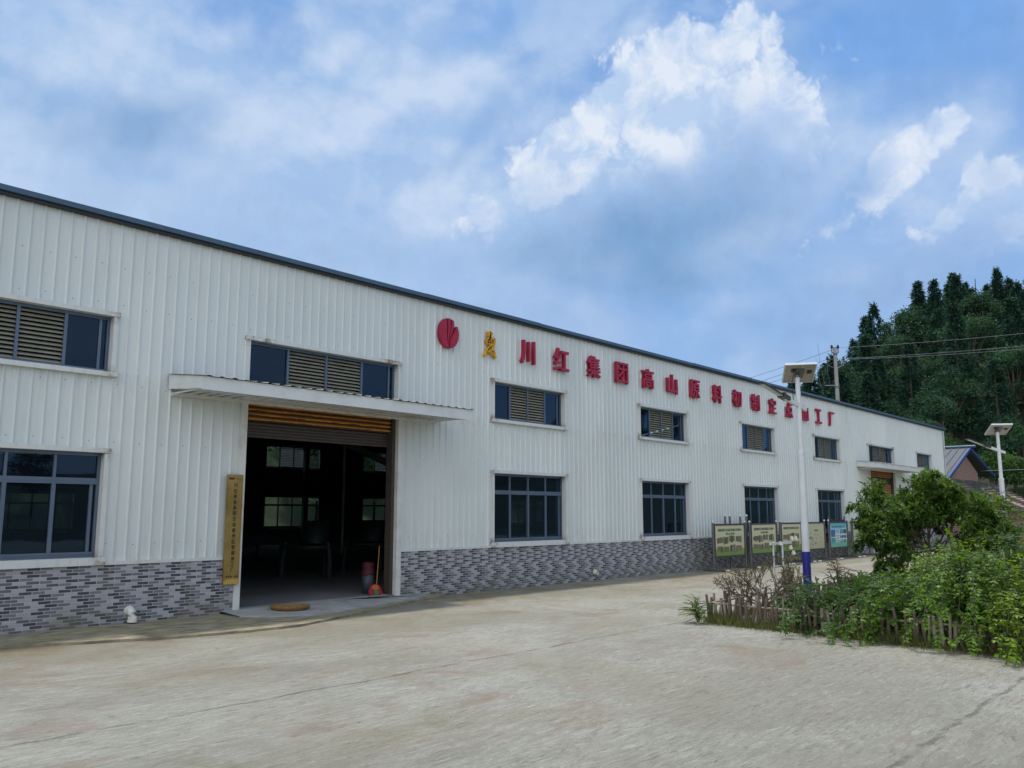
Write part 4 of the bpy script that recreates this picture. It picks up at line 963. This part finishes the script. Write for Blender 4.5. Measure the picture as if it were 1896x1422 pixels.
for i, (a, rz_, lz, lb) in enumerate(((ins[1], 15.3, 12.4, 'topmost'), (ins[2], 14.25, 12.0, 'middle'), (ins[3], 13.8, 11.4, 'lowest'))):
    m = MB(); m.tube(sag(a, (73.0 - i * .4, -18. + i * .2, rz_), .5), .013, 5, cap=False); m.tube(sag(a, (88., 62. + i, lz), 1.0), .015, 5, cap=False)
    tag(m.build('power_line', M_WIRE), lb + ' power line crossing the wooded hill from the concrete pole', 'wire', 'power lines on the concrete pole')
m = MB()
for k, (o1, z1_, o2, z2_) in enumerate(((-1.3, 14.6, -.9, 11.3), (-1.5, 13.5, -1.05, 10.6), (-.62, 13.4, -.5, 11.3))):
    m.tube([Vector((px, py, z1_)) + dr_ * o1, Vector((px, py, (z1_ + z2_) / 2)) + dr_ * ((o1 + o2) / 2 - .1), Vector((px, py, z2_)) + dr_ * o2], .012, 5, cap=False)
tag(m.build('drop_wire', M_WIRE), 'loose thin drop wires hanging left of the concrete pole', 'wire')
m = MB(); m.tube(sag((61.2, .8, 4.3), (60., -22., 5.6), .35), .018, 5, cap=False); tag(m.build('service_wire', M_WIRE), 'thin wire running from the brick gable to the right past the farther lamp', 'wire')

# ------------------------------------------------------------------ brick house beyond the factory
hs = thing('brick_house', 'red brick gabled house with blue-edged roof just past the factory end', 'house', (57.5, 1, 0))
def hp(m, n, mm, p=None):
    o = m.build(n, mm, origin=(57.5, 1, 0))
    if p is None: under(o, hs)
    else: o.parent = p; o.location = (0, 0, 0)
    return o
gx0, gx1, gm, ez, pzk = 53.2, 61.1, 58.0, 4.3, 5.4
gz0 = ez - .05; 
m = MB(); P = [(gx0, -.5), (gx1, -.5), (gx1, 4.15), (gm, 5.32), (gx0, 3.55)]; n = 5
m.add([(a, 1., b) for a, b in P] + [(a, 9., b) for a, b in P], [tuple(range(5)), (9, 8, 7, 6, 5)] + [(i, 5 + i, 5 + (i + 1) % 5, (i + 1) % 5) for i in range(5)]); hp(m, 'wall', M_BRICK)
m = MB(); RP = [(50.6, 2.75), (gm, 5.5), (63.6, 4.0)]
M_HROOF = mat('grey_ribbed_roof', (.065, .072, .082), .5, var=.15, vscale=3)
for (a, za), (b, zb_) in zip(RP[:-1], RP[1:]):
    m.add([(a, .65, za), (b, .65, zb_), (b, 9.4, zb_), (a, 9.4, za), (a, .65, za + .1), (b, .65, zb_ + .1), (b, 9.4, zb_ + .1), (a, 9.4, za + .1)], [(0, 3, 2, 1), (4, 5, 6, 7), (0, 1, 5, 4), (1, 2, 6, 5), (2, 3, 7, 6), (3, 0, 4, 7)])
d_ = Vector((gm - 50.6, 0, 2.75)).normalized()
for k in range(22):       # roof ribs running down the slope
    yy = .8 + k * .4
    m.obox((54.3, yy, 4.245), d_ * 3.9, (0, .025, 0), (0, 0, .02))
rf = hp(m, 'roof', M_HROOF)
m = MB()
for (a, za), (b, zb_) in zip(RP[:-1], RP[1:]):
    m.add([(a, .55, za - .05), (b, .55, zb_ - .05), (b, .64, zb_ - .05), (a, .64, za - .05), (a, .55, za + .12), (b, .55, zb_ + .12), (b, .64, zb_ + .12), (a, .64, za + .12)], [(0, 3, 2, 1), (4, 5, 6, 7), (0, 1, 5, 4), (1, 2, 6, 5), (2, 3, 7, 6), (3, 0, 4, 7)])
hp(m, 'bargeboard', mat('blue_bargeboard', (.025, .07, .24), .4), rf)
m = MB(); m.tube([(gm, .3, 5.66), (gm, 9.4, 5.66)], .09, 8); hp(m, 'ridge_cap', M_EAVE, rf)
lt = thing('tiled_shed', 'low brick shed with old dark tiled roof below the brick house gable', 'shed', (56, -2, 0))
def lp(m, n, mm): o = m.build(n, mm, origin=(56, -2, 0)); return under(o, lt)
m = MB(); rng = random.Random(6)
# roof slope from the gable wall down towards the yard, rows of tiles that sag a little
rowsn, colsn = 16, 40; x0_, x1_ = 52.6, 63.5
def rp(i, j):
    t = i / rowsn; x_ = x0_ + (x1_ - x0_) * j / colsn; return (x_, .97 - 4.3 * t, 3.62 - 2.15 * t - .10 * math.sin(math.pi * t) + .04 * math.sin(x_ * 1.3))
for i in range(rowsn):
    for j in range(colsn):
        a, b, c, e = rp(i, j), rp(i, j + 1), rp(i + 1, j + 1), rp(i + 1, j); q = .05 + rng.uniform(-.012, .02) + (.03 if j % 2 else 0)
        m.add([(a[0], a[1], a[2]), (b[0], b[1], b[2]), (c[0], c[1] - .05, c[2] + q), (e[0], e[1] - .05, e[2] + q), (c[0], c[1] - .05, c[2] - .02), (e[0], e[1] - .05, e[2] - .02)], [(0, 3, 2, 1), (3, 5, 4, 2)])
lp(m, 'roof', M_OLDTILE)
m = MB(); P = [(.95, -.6), (-3.0, -.6), (-3.0, 1.62), (.95, 3.5)]
m.add([(53.2, a, b) for a, b in P] + [(63.0, a, b) for a, b in P], [(0, 1, 2, 3), (7, 6, 5, 4), (0, 4, 5, 1), (1, 5, 6, 2), (2, 6, 7, 3), (3, 7, 4, 0)]); lp(m, 'wall', M_BRICK)
m = MB(); m.box((53.17, -1.6, .0), (53.199, -.8, 1.55)); lp(m, 'door', mat('dark_door', (.04, .035, .03), .6))

# ------------------------------------------------------------------ plants
def rv(rng, s=1.): return Vector((rng.gauss(0, s), rng.gauss(0, s), rng.gauss(0, s)))
def spray(lv, tw, p, d, L, pairs, ll, lw, rng, droop=.25, tone=.5):
    """a twig with leaflets in pairs along it"""
    d = d.normalized(); pts_ = [p]; q = p.copy(); dd = d.copy(); st = L / pairs
    for k in range(pairs):
        dd = (dd + Vector((0, 0, -droop / pairs)) + rv(rng, .05)).normalized(); q = q + dd * st; pts_.append(q.copy())
        side = dd.cross(Vector((0, 0, 1)));
        if side.length < .1: side = Vector((1, 0, 0))
        side.normalize(); nrm = (side.cross(dd) + rv(rng, .25)).normalized()
        for sg in (-1, 1):
            a = (side * sg + dd * .55 + rv(rng, .16) + Vector((0, 0, -.12))).normalized()
            lv.leaf(q, a, nrm, ll * rng.uniform(.7, 1.15), lw * rng.uniform(.8, 1.1), tone + rng.gauss(0, .22))
    lv.leaf(q, dd, (dd.cross(dd.cross(Vector((0, 0, 1)) + rv(rng, .1))) * -1).normalized() if abs(dd.z) < .95 else Vector((1, 0, 0)), ll, lw, tone + .1)
    tw.tube(pts_, [.004] * len(pts_), 3, cap=False)
def bush(name, label, loc, h, rx, ry, stems, sprays, ll, lw, lm, seed, group=None, cat='shrub', droop=.35, tone=.45, spread=1., rise=.8, lean=(0, 0), fill=0, casc=0):
    """arching stems from one base, each carrying leafy sprays all along its upper two thirds"""
    rng = random.Random(seed); loc = Vector(loc); t = thing(name, label, cat, loc, group); lv = Leaves(); tw = MB()
    for s_ in range(stems):
        a = rng.uniform(0, 6.283); out = Vector((math.cos(a) * rx + lean[0], math.sin(a) * ry + lean[1], 0)) * (rng.random() ** .5) * spread
        top = h * rng.uniform(.55, 1.05) * (1 - .35 * min(1, (out.length / (max(rx, ry) * spread + .01)) ** 2))
        N = 9; pts_ = []
        over = rng.uniform(0, droop)
        for k in range(N + 1):
            u = k / N; z = top * (1 - (1 - u) ** (1 / rise * 1.3)) if True else 0
            z = top * math.sin(u * (math.pi / 2 + over)) ; pts_.append(loc + out * (u ** 1.25) + Vector((0, 0, max(.03, z))) + rv(rng, .015))
        tw.tube(pts_, [.012 * (1 - .75 * k / N) + .002 for k in range(N + 1)], 5, cap=False)
        tn = tone + rng.gauss(0, .1)
        for q in range(sprays):
            u = rng.uniform(.22, 1.0); i = min(N - 1, int(u * N)); p = pts_[i].lerp(pts_[i + 1], u * N - i)
            d_ = (pts_[i + 1] - pts_[i]).normalized() * .5 + Vector((rng.gauss(0, 1), rng.gauss(0, 1), rng.uniform(-.2, .7)))
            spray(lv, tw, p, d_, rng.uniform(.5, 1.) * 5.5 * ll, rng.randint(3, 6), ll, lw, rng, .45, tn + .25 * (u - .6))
    for q in range(fill):                                          # leafy outer mass
        a = rng.uniform(0, 6.283); e = math.asin(rng.uniform(-.05, .98)); d_ = Vector((math.cos(a) * math.cos(e), math.sin(a) * math.cos(e), math.sin(e)))
        lump = .82 + .2 * math.sin(a * 3 + seed) * math.cos(e * 4 + seed) + .1 * math.sin(a * 7 + seed * 2); f = rng.uniform(.55, 1.) * lump
        p = loc + Vector((d_.x * rx * f, d_.y * ry * f, max(.02, d_.z * h * f * .95)))
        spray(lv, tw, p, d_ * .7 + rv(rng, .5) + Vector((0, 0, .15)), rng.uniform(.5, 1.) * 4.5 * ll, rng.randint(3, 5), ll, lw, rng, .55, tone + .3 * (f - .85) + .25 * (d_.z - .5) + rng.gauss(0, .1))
    for k in range(casc):                                          # long shoots arching over the fence to the ground
        a = rng.uniform(-.8, .8); s0 = loc + Vector((-.1, rng.uniform(-.8, .8) * ry, h * rng.uniform(.6, .9))); out = Vector((-math.cos(a), -.35 * math.sin(a), 0)); far = rng.uniform(.75, 1.25) * (rx + .35); N = 12; P = []
        zend = rng.uniform(.03, .3)
        for i in range(N + 1):
            u = i / N; P.append(s0 + out * far * u + Vector((0, 0, .22 * math.sin(u * 3.0) * h - (s0.z - zend) * u ** 2.1)) + rv(rng, .012))
        tw.tube(P, [.008 * (1 - .8 * i / N) + .001 for i in range(N + 1)], 4, cap=False); tn = tone + rng.uniform(0, .35)
        for i in range(3, N + 1):
            for q in range(3): spray(lv, tw, P[i] + rv(rng, .02), (P[i] - P[i - 1]).normalized() * .6 + rv(rng, .6), rng.uniform(3, 5) * ll, rng.randint(3, 5), ll, lw, rng, .6, tn + .03 * (i - 6))
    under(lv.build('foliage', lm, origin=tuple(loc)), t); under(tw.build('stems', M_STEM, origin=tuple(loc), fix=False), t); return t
L_DEEP = leafmat('deep_green_leaf', (.012, .04, .010), (.065, .15, .02)); L_MID = leafmat('mid_green_leaf', (.022, .07, .010), (.15, .29, .022))
L_LIME = leafmat('lime_leaf', (.06, .14, .008), (.31, .46, .03), .45); L_RED = leafmat('reddish_leaf', (.06, .018, .014), (.16, .07, .045))
L_DRY = leafmat('dry_leaf', (.06, .05, .025), (.13, .1, .05)); L_GRASS = leafmat('grass_blade', (.05, .085, .02), (.2, .2, .085), .4); L_YEL = leafmat('yellowing_leaf', (.07, .08, .015), (.26, .22, .045), .4)
# garden bed
m = MB(); NXB, NYB = 30, 24; rng = random.Random(1)
m.v = [(12.05 + 10. * i / NXB, -6.25 - 7.2 * j / NYB, -.01 if i in (0, NXB) or j in (0, NYB) else .05 + rng.uniform(-.03, .04)) for j in range(NYB + 1) for i in range(NXB + 1)]
def bx_(i, j): return j * (NXB + 1) + i
m.f = [(bx_(i, j), bx_(i, j + 1), bx_(i + 1, j + 1), bx_(i + 1, j)) for i in range(NXB) for j in range(NYB)]; m.mi = [0] * len(m.f); m.sm = [True] * len(m.f)
m.v = [(x_ - .085 * (-6.25 - y_) * (1 - (x_ - 12.05) / 10), y_, z_) for x_, y_, z_ in m.v]
tag(m.build('garden_bed', M_SOIL), kind='structure')
# bamboo fences
def fence(a, b, n, label, seed, rails, hmean=.4):
    rng = random.Random(seed); a, b = Vector((*a, 0)), Vector((*b, 0)); t = thing('bamboo_fence', label, 'fence', a); dv = (b - a); dn = dv.normalized(); sd_ = Vector((-dn.y, dn.x, 0))
    for k in range(n):
        p = a + dv * (k + rng.uniform(-.3, .3)) / n + sd_ * rng.uniform(-.02, .02); h = hmean * rng.uniform(.72, 1.14); ln_ = Vector((rng.gauss(0, .035), rng.gauss(0, .035), 0)); r = rng.uniform(.015, .027)
        m = MB(); P = [p + Vector((0, 0, -.03)), p + ln_ * .5 + Vector((0, 0, h * .5)), p + ln_ + Vector((0, 0, h))]; m.tube(P, [r, r * 1.02, r * .95], 7)
        o = m.build('stake', M_BAMB2 if rng.random() < .3 else M_BAMB, origin=tuple(p)); under(o, t)
    for z_, off in rails:
        m = MB(); P = [a + dv * i / 8 + sd_ * off + Vector((0, 0, z_ + rng.uniform(-.012, .012))) for i in range(9)]; m.tube(P, [.016 - .0006 * i for i in range(9)], 7); under(m.build('rail', M_BAMB2, origin=tuple(a)), t)
fence((12.2, -6.23), (11.42, -12.6), 88, 'low front bamboo stake fence of the garden, facing the yard', 1, [(.29, .04)], .4)
fence((12.24, -6.2), (21.6, -6.3), 92, 'low rear bamboo stake fence of the garden, facing the factory', 2, [(.3, -.03)], .38)
# bare shrub near the fence corner
def bare_shrub(loc, h, label):
    rng = random.Random(12); loc = Vector(loc); t = thing('bare_shrub', label, 'shrub', loc); tw = MB(); lv = Leaves()
    def grow(p, d, L, r, dep):
        P = [p]; q = p.copy(); dd = d.normalized()
        for k in range(4): dd = (dd + rv(rng, .13) + Vector((0, 0, .05))).normalized(); q = q + dd * L / 4; P.append(q.copy())
        tw.tube(P, [r * (1 - .12 * k) for k in range(5)], 5, cap=False)
        if dep == 0:
            for k in range(rng.randint(1, 3)): lv.leaf(P[rng.randint(2, 4)], (dd + rv(rng, .7)).normalized(), rv(rng).normalized(), rng.uniform(.03, .055), .016, rng.random())
            return
        for k in range(3 if dep > 1 else rng.randint(3, 4)):
            grow(P[rng.randint(2, 4)] if k else P[4], (dd + rv(rng, .42) + Vector((0, 0, .08))), L * rng.uniform(.62, .85), r * .62, dep - 1)
    tw.tube([loc, loc + Vector((.01, 0, .12)), loc + Vector((0, .01, .24))], [.05, .042, .04], 8, cap=False)
    for k in range(7):
        a = k * .9 + rng.uniform(-.2, .2); grow(loc + Vector((0, 0, .2)), Vector((math.cos(a) * .95, math.sin(a) * .95, .62)), h * .34, .02, 4 if k < 6 else 3)
    under(tw.build('branches', M_TWIG, origin=tuple(loc), fix=False), t); under(lv.build('leaves', L_DRY, origin=tuple(loc)), t)
bare_shrub((12.78, -6.83, .03), .86, 'spreading nearly leafless shrub inside the fence corner')
# white cross frame with a rose
cf = thing('cross_frame', 'white frame of two thin posts with two short crossboards beside the bare shrub', 'frame', (13.95, -6.55, 0))
for xx in (13.84, 14.2):
    m = MB(); m.box((xx - .01, -6.565, .0), (xx + .01, -6.545, 1.17 if xx < 14 else 1.13)); under(m.build('post', M_WHITE, origin=(xx, -6.55, 0)), cf)
m = MB(); m.box((13.66, -6.592, 1.13), (14.5, -6.571, 1.165)); m.box((13.7, -6.592, .76), (14.3, -6.571, .785)); under(m.build('crossboard', M_WHITE, origin=(13.95, -6.55, 0)), cf)
def rose(loc, h, label):
    rng = random.Random(21); loc = Vector(loc); t = bush('rose_bush', label, loc, h, .22, .22, 6, 7, .04, .026, L_YEL, 33, droop=.1)
    for k in range(5):
        p = loc + Vector((rng.uniform(-.22, .22), rng.uniform(-.15, .15), h * rng.uniform(.62, 1.08))); m = MB()
        for q in range(9):
            a = q * 2.4; rr = .012 + .004 * q; d_ = Vector((math.cos(a), math.sin(a), .7)).normalized(); c = p + d_ * rr * .6; u_ = d_.cross(Vector((0, 0, 1))).normalized(); v_ = u_.cross(d_)
            m.add([c - u_ * rr * .8, c + d_ * rr * .5 - u_ * rr * .4 + v_ * rr, c + d_ * rr * .5 + u_ * rr * .4 + v_ * rr, c + u_ * rr * .8, c - v_ * rr * .5], [(0, 1, 2, 3, 4)])
        under(m.build('flower', mat('cream_petal', (.72, .66, .52), .6), origin=tuple(p), fix=False), t)
rose((14.02, -6.72, .03), 1.2, 'thin cream-flowered rose growing up the white frame')
bush('red_shrub', 'small red-leaved shrub just right of the blue lamp foot', (15.9, -6.85, .03), .86, .36, .36, 11, 6, .045, .022, L_RED, 41, droop=.05, tone=.4)
bush('weed', 'upright green weed at the near corner of the bamboo fence', (12.02, -6.12, 0), .42, .12, .12, 12, 5, .05, .014, L_MID, 42, cat='weed', droop=.0, tone=.7)
# big round tree in the garden
def garden_tree(loc, h, rx, label):
    rng = random.Random(77); loc = Vector(loc); t = thing('garden_tree', label, 'tree', loc); tw = MB(); lv = Leaves()
    def grow(p, d, L, r, dep):
        P = [p]; q = p.copy(); dd = d.normalized()
        for k in range(4): dd = (dd + rv(rng, .12) + Vector((0, 0, .02))).normalized(); q = q + dd * L / 4; P.append(q.copy())
        tw.tube(P, [r * (1 - .13 * k) for k in range(5)], 6, cap=False)
        if dep <= 1:
            for k in range(5 if dep == 0 else 3):
                p_ = P[rng.randint(1, 4)]; ax = (dd + rv(rng, .55)).normalized(); tn = rng.gauss(.45, .18)
                # whorl of long drooping leaves
                for s_ in range(rng.randint(5, 8)):
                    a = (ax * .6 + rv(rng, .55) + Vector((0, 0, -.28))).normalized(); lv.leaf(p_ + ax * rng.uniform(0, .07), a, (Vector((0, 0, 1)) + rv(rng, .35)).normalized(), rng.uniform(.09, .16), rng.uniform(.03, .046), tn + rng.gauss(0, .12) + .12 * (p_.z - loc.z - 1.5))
        if dep == 0: return
        for k in range(3):
            grow(P[rng.randint(2, 4)] if k else P[4], dd + rv(rng, .48) + Vector((0, 0, .05)), L * rng.uniform(.62, .82), r * .6, dep - 1)
    rx_ = rx; tw.tube([loc, loc + Vector((.02, .01, h * .16)), loc + Vector((-.02, .02, h * .3))], [.075, .062, .055], 9, cap=False)
    for k in range(11):
        a = k * 2.4; e = rng.uniform(.05, 1.2) if k < 8 else rng.uniform(-.35, .1); grow(loc + Vector((0, 0, h * rng.uniform(.2, .34))), Vector((math.cos(a) * rx, math.sin(a) * rx, e)), h * .235, .03, 4)
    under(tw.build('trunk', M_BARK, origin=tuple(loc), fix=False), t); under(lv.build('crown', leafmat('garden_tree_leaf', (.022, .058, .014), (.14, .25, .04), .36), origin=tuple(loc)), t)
garden_tree((19.35, -7.45, .03), 2.75, .46, 'round dense dark-green tree in the garden before the far factory door')
SH = [
    ('shrub', 'low dark-leaved shrub spilling over the front fence right of the lamp foot', (12.5, -8.0, .03), .6, .65, .75, 20, 9, .062, .03, L_DEEP, 61, dict(tone=.55, fill=300, casc=2)),
    ('shrub', 'small dark shrub hugging the near side of the blue lamp foot', (13.2, -7.3, .03), .5, .42, .42, 14, 8, .055, .026, L_DEEP, 72, dict(tone=.5, fill=130)),
    ('shrub', 'low mid-green shrub over the front fence, left of the drooping branches', (12.45, -8.9, .03), .72, .7, .65, 22, 9, .058, .028, L_MID, 62, dict(tone=.35, fill=300, casc=3)),
    ('shrub', 'tall drooping shrub whose bright branch tips touch the concrete', (12.6, -9.85, .03), 1.12, .9, .6, 26, 11, .058, .028, L_MID, 63, dict(tone=.5, droop=.9, fill=380, casc=9)),
    ('shrub', 'yellow-green shrub below the round tree', (15.2, -8.75, .03), .92, .9, .6, 24, 10, .058, .03, L_LIME, 64, dict(tone=.3, fill=380)),
    ('shrub', 'bushy light-green shrub right of the yellow-green one in the garden', (14.3, -9.35, .03), 1.2, .8, .5, 26, 10, .06, .03, L_LIME, 65, dict(tone=.2, fill=420)),
    ('shrub', 'tall dark shrub at the right edge of the photo behind the drooping one', (13.9, -10.1, .03), 1.3, .9, .6, 26, 11, .06, .03, L_DEEP, 66, dict(tone=.7, fill=450)),
    ('shrub', 'dark low shrub along the rear fence under the red-leaved shrub', (17.2, -6.9, .03), .42, 1.1, .4, 20, 8, .055, .026, L_DEEP, 67, dict(tone=.6, fill=240)),
    ('shrub', 'yellowing shrub with reddish tips under the right side of the round tree', (17.0, -8.35, .03), .95, .7, .5, 20, 9, .055, .026, L_YEL, 68, dict(tone=.35, fill=240)),
    ('shrub', 'dark leafy shrub in the middle of the garden behind the front fence', (14.2, -7.9, .03), .6, .9, .6, 22, 9, .062, .03, L_DEEP, 69, dict(tone=.65, fill=330)),
    ('shrub', 'broad mid-green shrub filling the garden between the fences', (14.2, -8.6, .03), .85, .8, .6, 22, 9, .06, .028, L_MID, 73, dict(tone=.35, fill=360)),
    ('climbing_shrub', 'light-green climbing shrub wound round the farther lamp pole', (27.0, -7.3, 0), 2.1, .75, .4, 16, 10, .1, .05, L_LIME, 70, dict(tone=.25, fill=90)),
    ('shrub', 'tall mixed green shrub below the farther lamp, behind the others', (20.8, -9.7, .03), 1.5, 1.0, .6, 26, 11, .08, .038, L_MID, 71, dict(tone=.6, fill=330)),
    ('shrub', 'lime-tipped shrub hanging over the front fence at the right edge of the photo', (12.2, -10.75, .03), 1.0, .7, .5, 22, 10, .058, .028, L_LIME, 74, dict(tone=.2, droop=.9, fill=320, casc=8)),
    ('shrub', 'tall leafy shrub at the right edge of the photo under the farther lamp', (17.6, -9.8, .03), 1.35, .9, .5, 24, 11, .07, .034, L_LIME, 75, dict(tone=.15, fill=330)),
]
for s_ in SH: bush(*s_[:-1], **s_[-1])
# grass and weeds along the fence foot: uncountable
rng = random.Random(50); lv = Leaves()
def blade(x, y, h, tone): lv.leaf(Vector((x, y, .0)), Vector((rng.gauss(0, .35), rng.gauss(0, .35), 1)).normalized(), Vector((rng.gauss(0, 1), rng.gauss(0, 1), .1)).normalized(), h, rng.uniform(.006, .012), tone)
for k in range(5200):
    u = rng.random(); a = Vector((12.2, -6.23)).lerp(Vector((11.42, -12.6)), u); cl = .5 + .5 * math.sin(u * 31) * math.sin(u * 13 + 1)
    off = rng.gauss(.06, .12); blade(a.x - off, a.y + rng.gauss(0, .05), rng.uniform(.04, .2) * (.35 + cl), rng.gauss(.6, .2))
for k in range(2600):
    blade(rng.uniform(12.2, 21), -6.2 + rng.gauss(.0, .06), rng.uniform(.04, .16), rng.gauss(.55, .2))
for k in range(4200): blade(rng.uniform(11.8, 21.5), rng.uniform(-13, -6.4), rng.uniform(.08, .3), rng.gauss(.4, .2))
tag(lv.build('grass', L_GRASS), 'dry and green grass along the foot of the bamboo fences', 'grass', kind='stuff')

# ------------------------------------------------------------------ trees on the hill
L_CON = leafmat('conifer_needles', (.015, .046, .04), (.06, .13, .086), .25, .6, .04); L_BRD = leafmat('hill_broadleaf', (.015, .048, .034), (.064, .132, .068), .3, .55, .04); L_PAL = leafmat('pale_hill_leaf', (.024, .065, .022), (.095, .18, .055), .35, .55, .04)
def conifer(name, h, rad, seed, lm, label, group):
    rng = random.Random(seed); t = thing(name, label, 'tree', (0, 0, 0), group); lv = Leaves(); m = MB()
    m.tube([(0, 0, -.5), (.05, 0, h * .5), (0, 0, h * .97)], [.2, .13, .02], 7); m.build('trunk', M_BARK, parent=t, fix=False)
    n = int(h * 10)
    for i in range(n):
        u = (i + rng.random()) / n; z = h * (.12 + .88 * u); R_ = rad * (1 - u) ** .85 * rng.uniform(.62, 1.15) + .04
        for b in range(rng.randint(3, 4)):
            a = rng.uniform(0, 6.283); d_ = Vector((math.cos(a), math.sin(a), 0)); tn = rng.gauss(.45, .18)
            for q in range(11):
                f = rng.uniform(.3, 1.05); p = d_ * R_ * f + Vector((0, 0, z - .28 * R_ * f * f)) + rv(rng, .12)
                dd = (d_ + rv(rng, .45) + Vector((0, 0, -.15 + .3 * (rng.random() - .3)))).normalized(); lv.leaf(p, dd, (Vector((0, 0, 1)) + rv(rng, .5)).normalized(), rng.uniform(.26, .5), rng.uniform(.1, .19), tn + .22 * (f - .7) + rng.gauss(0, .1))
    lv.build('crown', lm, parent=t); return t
def broad(name, h, rad, seed, lm, label, group, leaf=.34):
    rng = random.Random(seed); t = thing(name, label, 'tree', (0, 0, 0), group); lv = Leaves(); m = MB()
    m.tube([(0, 0, -.5), (.1, .05, h * .35), (0, 0, h * .75)], [.22, .16, .05], 7); lobes = []
    for k in range(16):
        u = rng.random(); zc = h * (.34 + .58 * u); R_ = rad * math.sin(math.pi * (.18 + .72 * u)) * .75; a = rng.uniform(0, 6.283); c = Vector((math.cos(a) * R_ * rng.uniform(.4, 1), math.sin(a) * R_ * rng.uniform(.4, 1), zc)); lobes.append((c, rad * rng.uniform(.28, .46)))
        m.tube([(0, 0, h * .3), c * .6 + Vector((0, 0, h * .15)), c], [.07, .05, .02], 5)
    m.build('trunk', M_BARK, parent=t, fix=False)
    for c, r in lobes:
        tl = rng.gauss(.45, .2)
        for q in range(280):
            d_ = rv(rng).normalized()
            if d_.z < -.5: d_.z *= -.5
            p = c + Vector((d_.x, d_.y, d_.z * .72)) * r * rng.uniform(.55, 1.1)
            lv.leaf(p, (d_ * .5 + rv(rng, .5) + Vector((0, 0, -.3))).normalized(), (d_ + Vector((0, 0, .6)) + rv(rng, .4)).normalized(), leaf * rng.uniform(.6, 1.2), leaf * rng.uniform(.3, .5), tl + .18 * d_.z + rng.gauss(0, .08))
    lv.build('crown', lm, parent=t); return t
PROT = []
G1 = 'conifers on the wooded hill'; G2 = 'broad-leaved trees on the wooded hill'; LB1 = 'dark pointed conifer among the trees of the wooded hill'; LB2 = 'dark rounded broad-leaved tree of the wooded hill'; LB3 = 'paler fresh-green tree low on the wooded hill'
for i in range(4): PROT.append((conifer('conifer', 10.2 + i * .8, 3.6 - .15 * i, 100 + i, L_CON, LB1, G1), 'c'))
for i in range(3): PROT.append((broad('broadleaf_tree', 9. + i, 3.3 + .2 * i, 200 + i, L_BRD, LB2, G2, .36), 'b'))
for i in range(2): PROT.append((broad('pale_tree', 7.5 + i, 2.8, 300 + i, L_PAL, LB3, 'paler trees low on the hill', .32), 'p'))
used = set()
def plant(kind, x, y, s, rng, zs=1.):
    c = [i for i, p in enumerate(PROT) if p[1] == kind]; i = rng.choice(c); o = PROT[i][0]; loc = (x, y, hill(x, y)); rz = rng.uniform(0, 6.283)
    if i not in used: used.add(i); o.location = loc; o.rotation_euler = (0, 0, rz); o.scale = (s, s, s * zs); return o
    return dup(o, loc, rz, (s, s, s * zs))
rng = random.Random(17); cnt = 0
r = 70.
while r < 134:
    a = 4.
    while a < 26:
        az_ = a + rng.uniform(-.8, .8); rr = r + rng.uniform(-1.8, 1.8); x_, y_ = CAMX + rr * math.cos(R(az_)), CAMY + rr * math.sin(R(az_))
        if not (x_ < 66 and y_ < 12) and not (x_ < 52 and y_ < 26):
            u = rng.random(); low = rr < 84
            k = ('p' if u < .3 else 'c' if u < .5 else 'b') if low else ('c' if u < (.85 if rr > 98 else .6) else 'b' if u < .94 else 'p')
            plant(k, x_, y_, rng.uniform(.78, 1.02) * (.85 if low else 1.), rng, rng.uniform(.92, 1.1)); cnt += 1
        a += math.degrees(3.7 / r) if r > 84 else math.degrees(4.6 / r)
    r += 4.8
# grove behind the hall, seen through its back windows, and the far side of the yard, mirrored in the glass
for k in range(26):
    o = plant('b' if k % 3 else 'p', 8 + k * 2.5 + rng.uniform(-1, 1), 30 + (k % 2) * 4 + rng.uniform(0, 3), rng.uniform(.7, .95), rng)
    o['label'] = 'green tree behind the hall, glimpsed through its back windows'; o['group'] = 'trees behind the hall'
for k in range(18):
    o = plant('b' if k % 4 else 'p', 6 + k * 8 + rng.uniform(-3, 3), -56 - rng.uniform(0, 12), rng.uniform(.7, 1.1), rng)
    o['label'] = 'tree across the yard, mirrored in the factory windows'; o['group'] = 'trees across the yard'
sn = thing('dead_snag', 'bare dead trunk standing up on the hill skyline', 'tree', (117.0, 12.4, hill(117, 12.4) - 3.2))
m = MB(); bz = hill(117, 12.4) - 3.2; m.tube([(117, 12.4, bz), (117.1, 12.5, bz + 8), (117., 12.2, bz + 13.6)], [.22, .14, .04], 7); m.tube([(117.05, 12.4, bz + 10.5), (117.5, 11.8, bz + 11.8)], [.06, .02], 5); m.tube([(117.05, 12.4, bz + 11.2), (116.8, 13., bz + 12.4)], [.05, .02], 5); under(m.build('trunk', M_TWIG, origin=(117.0, 12.4, bz)), sn)
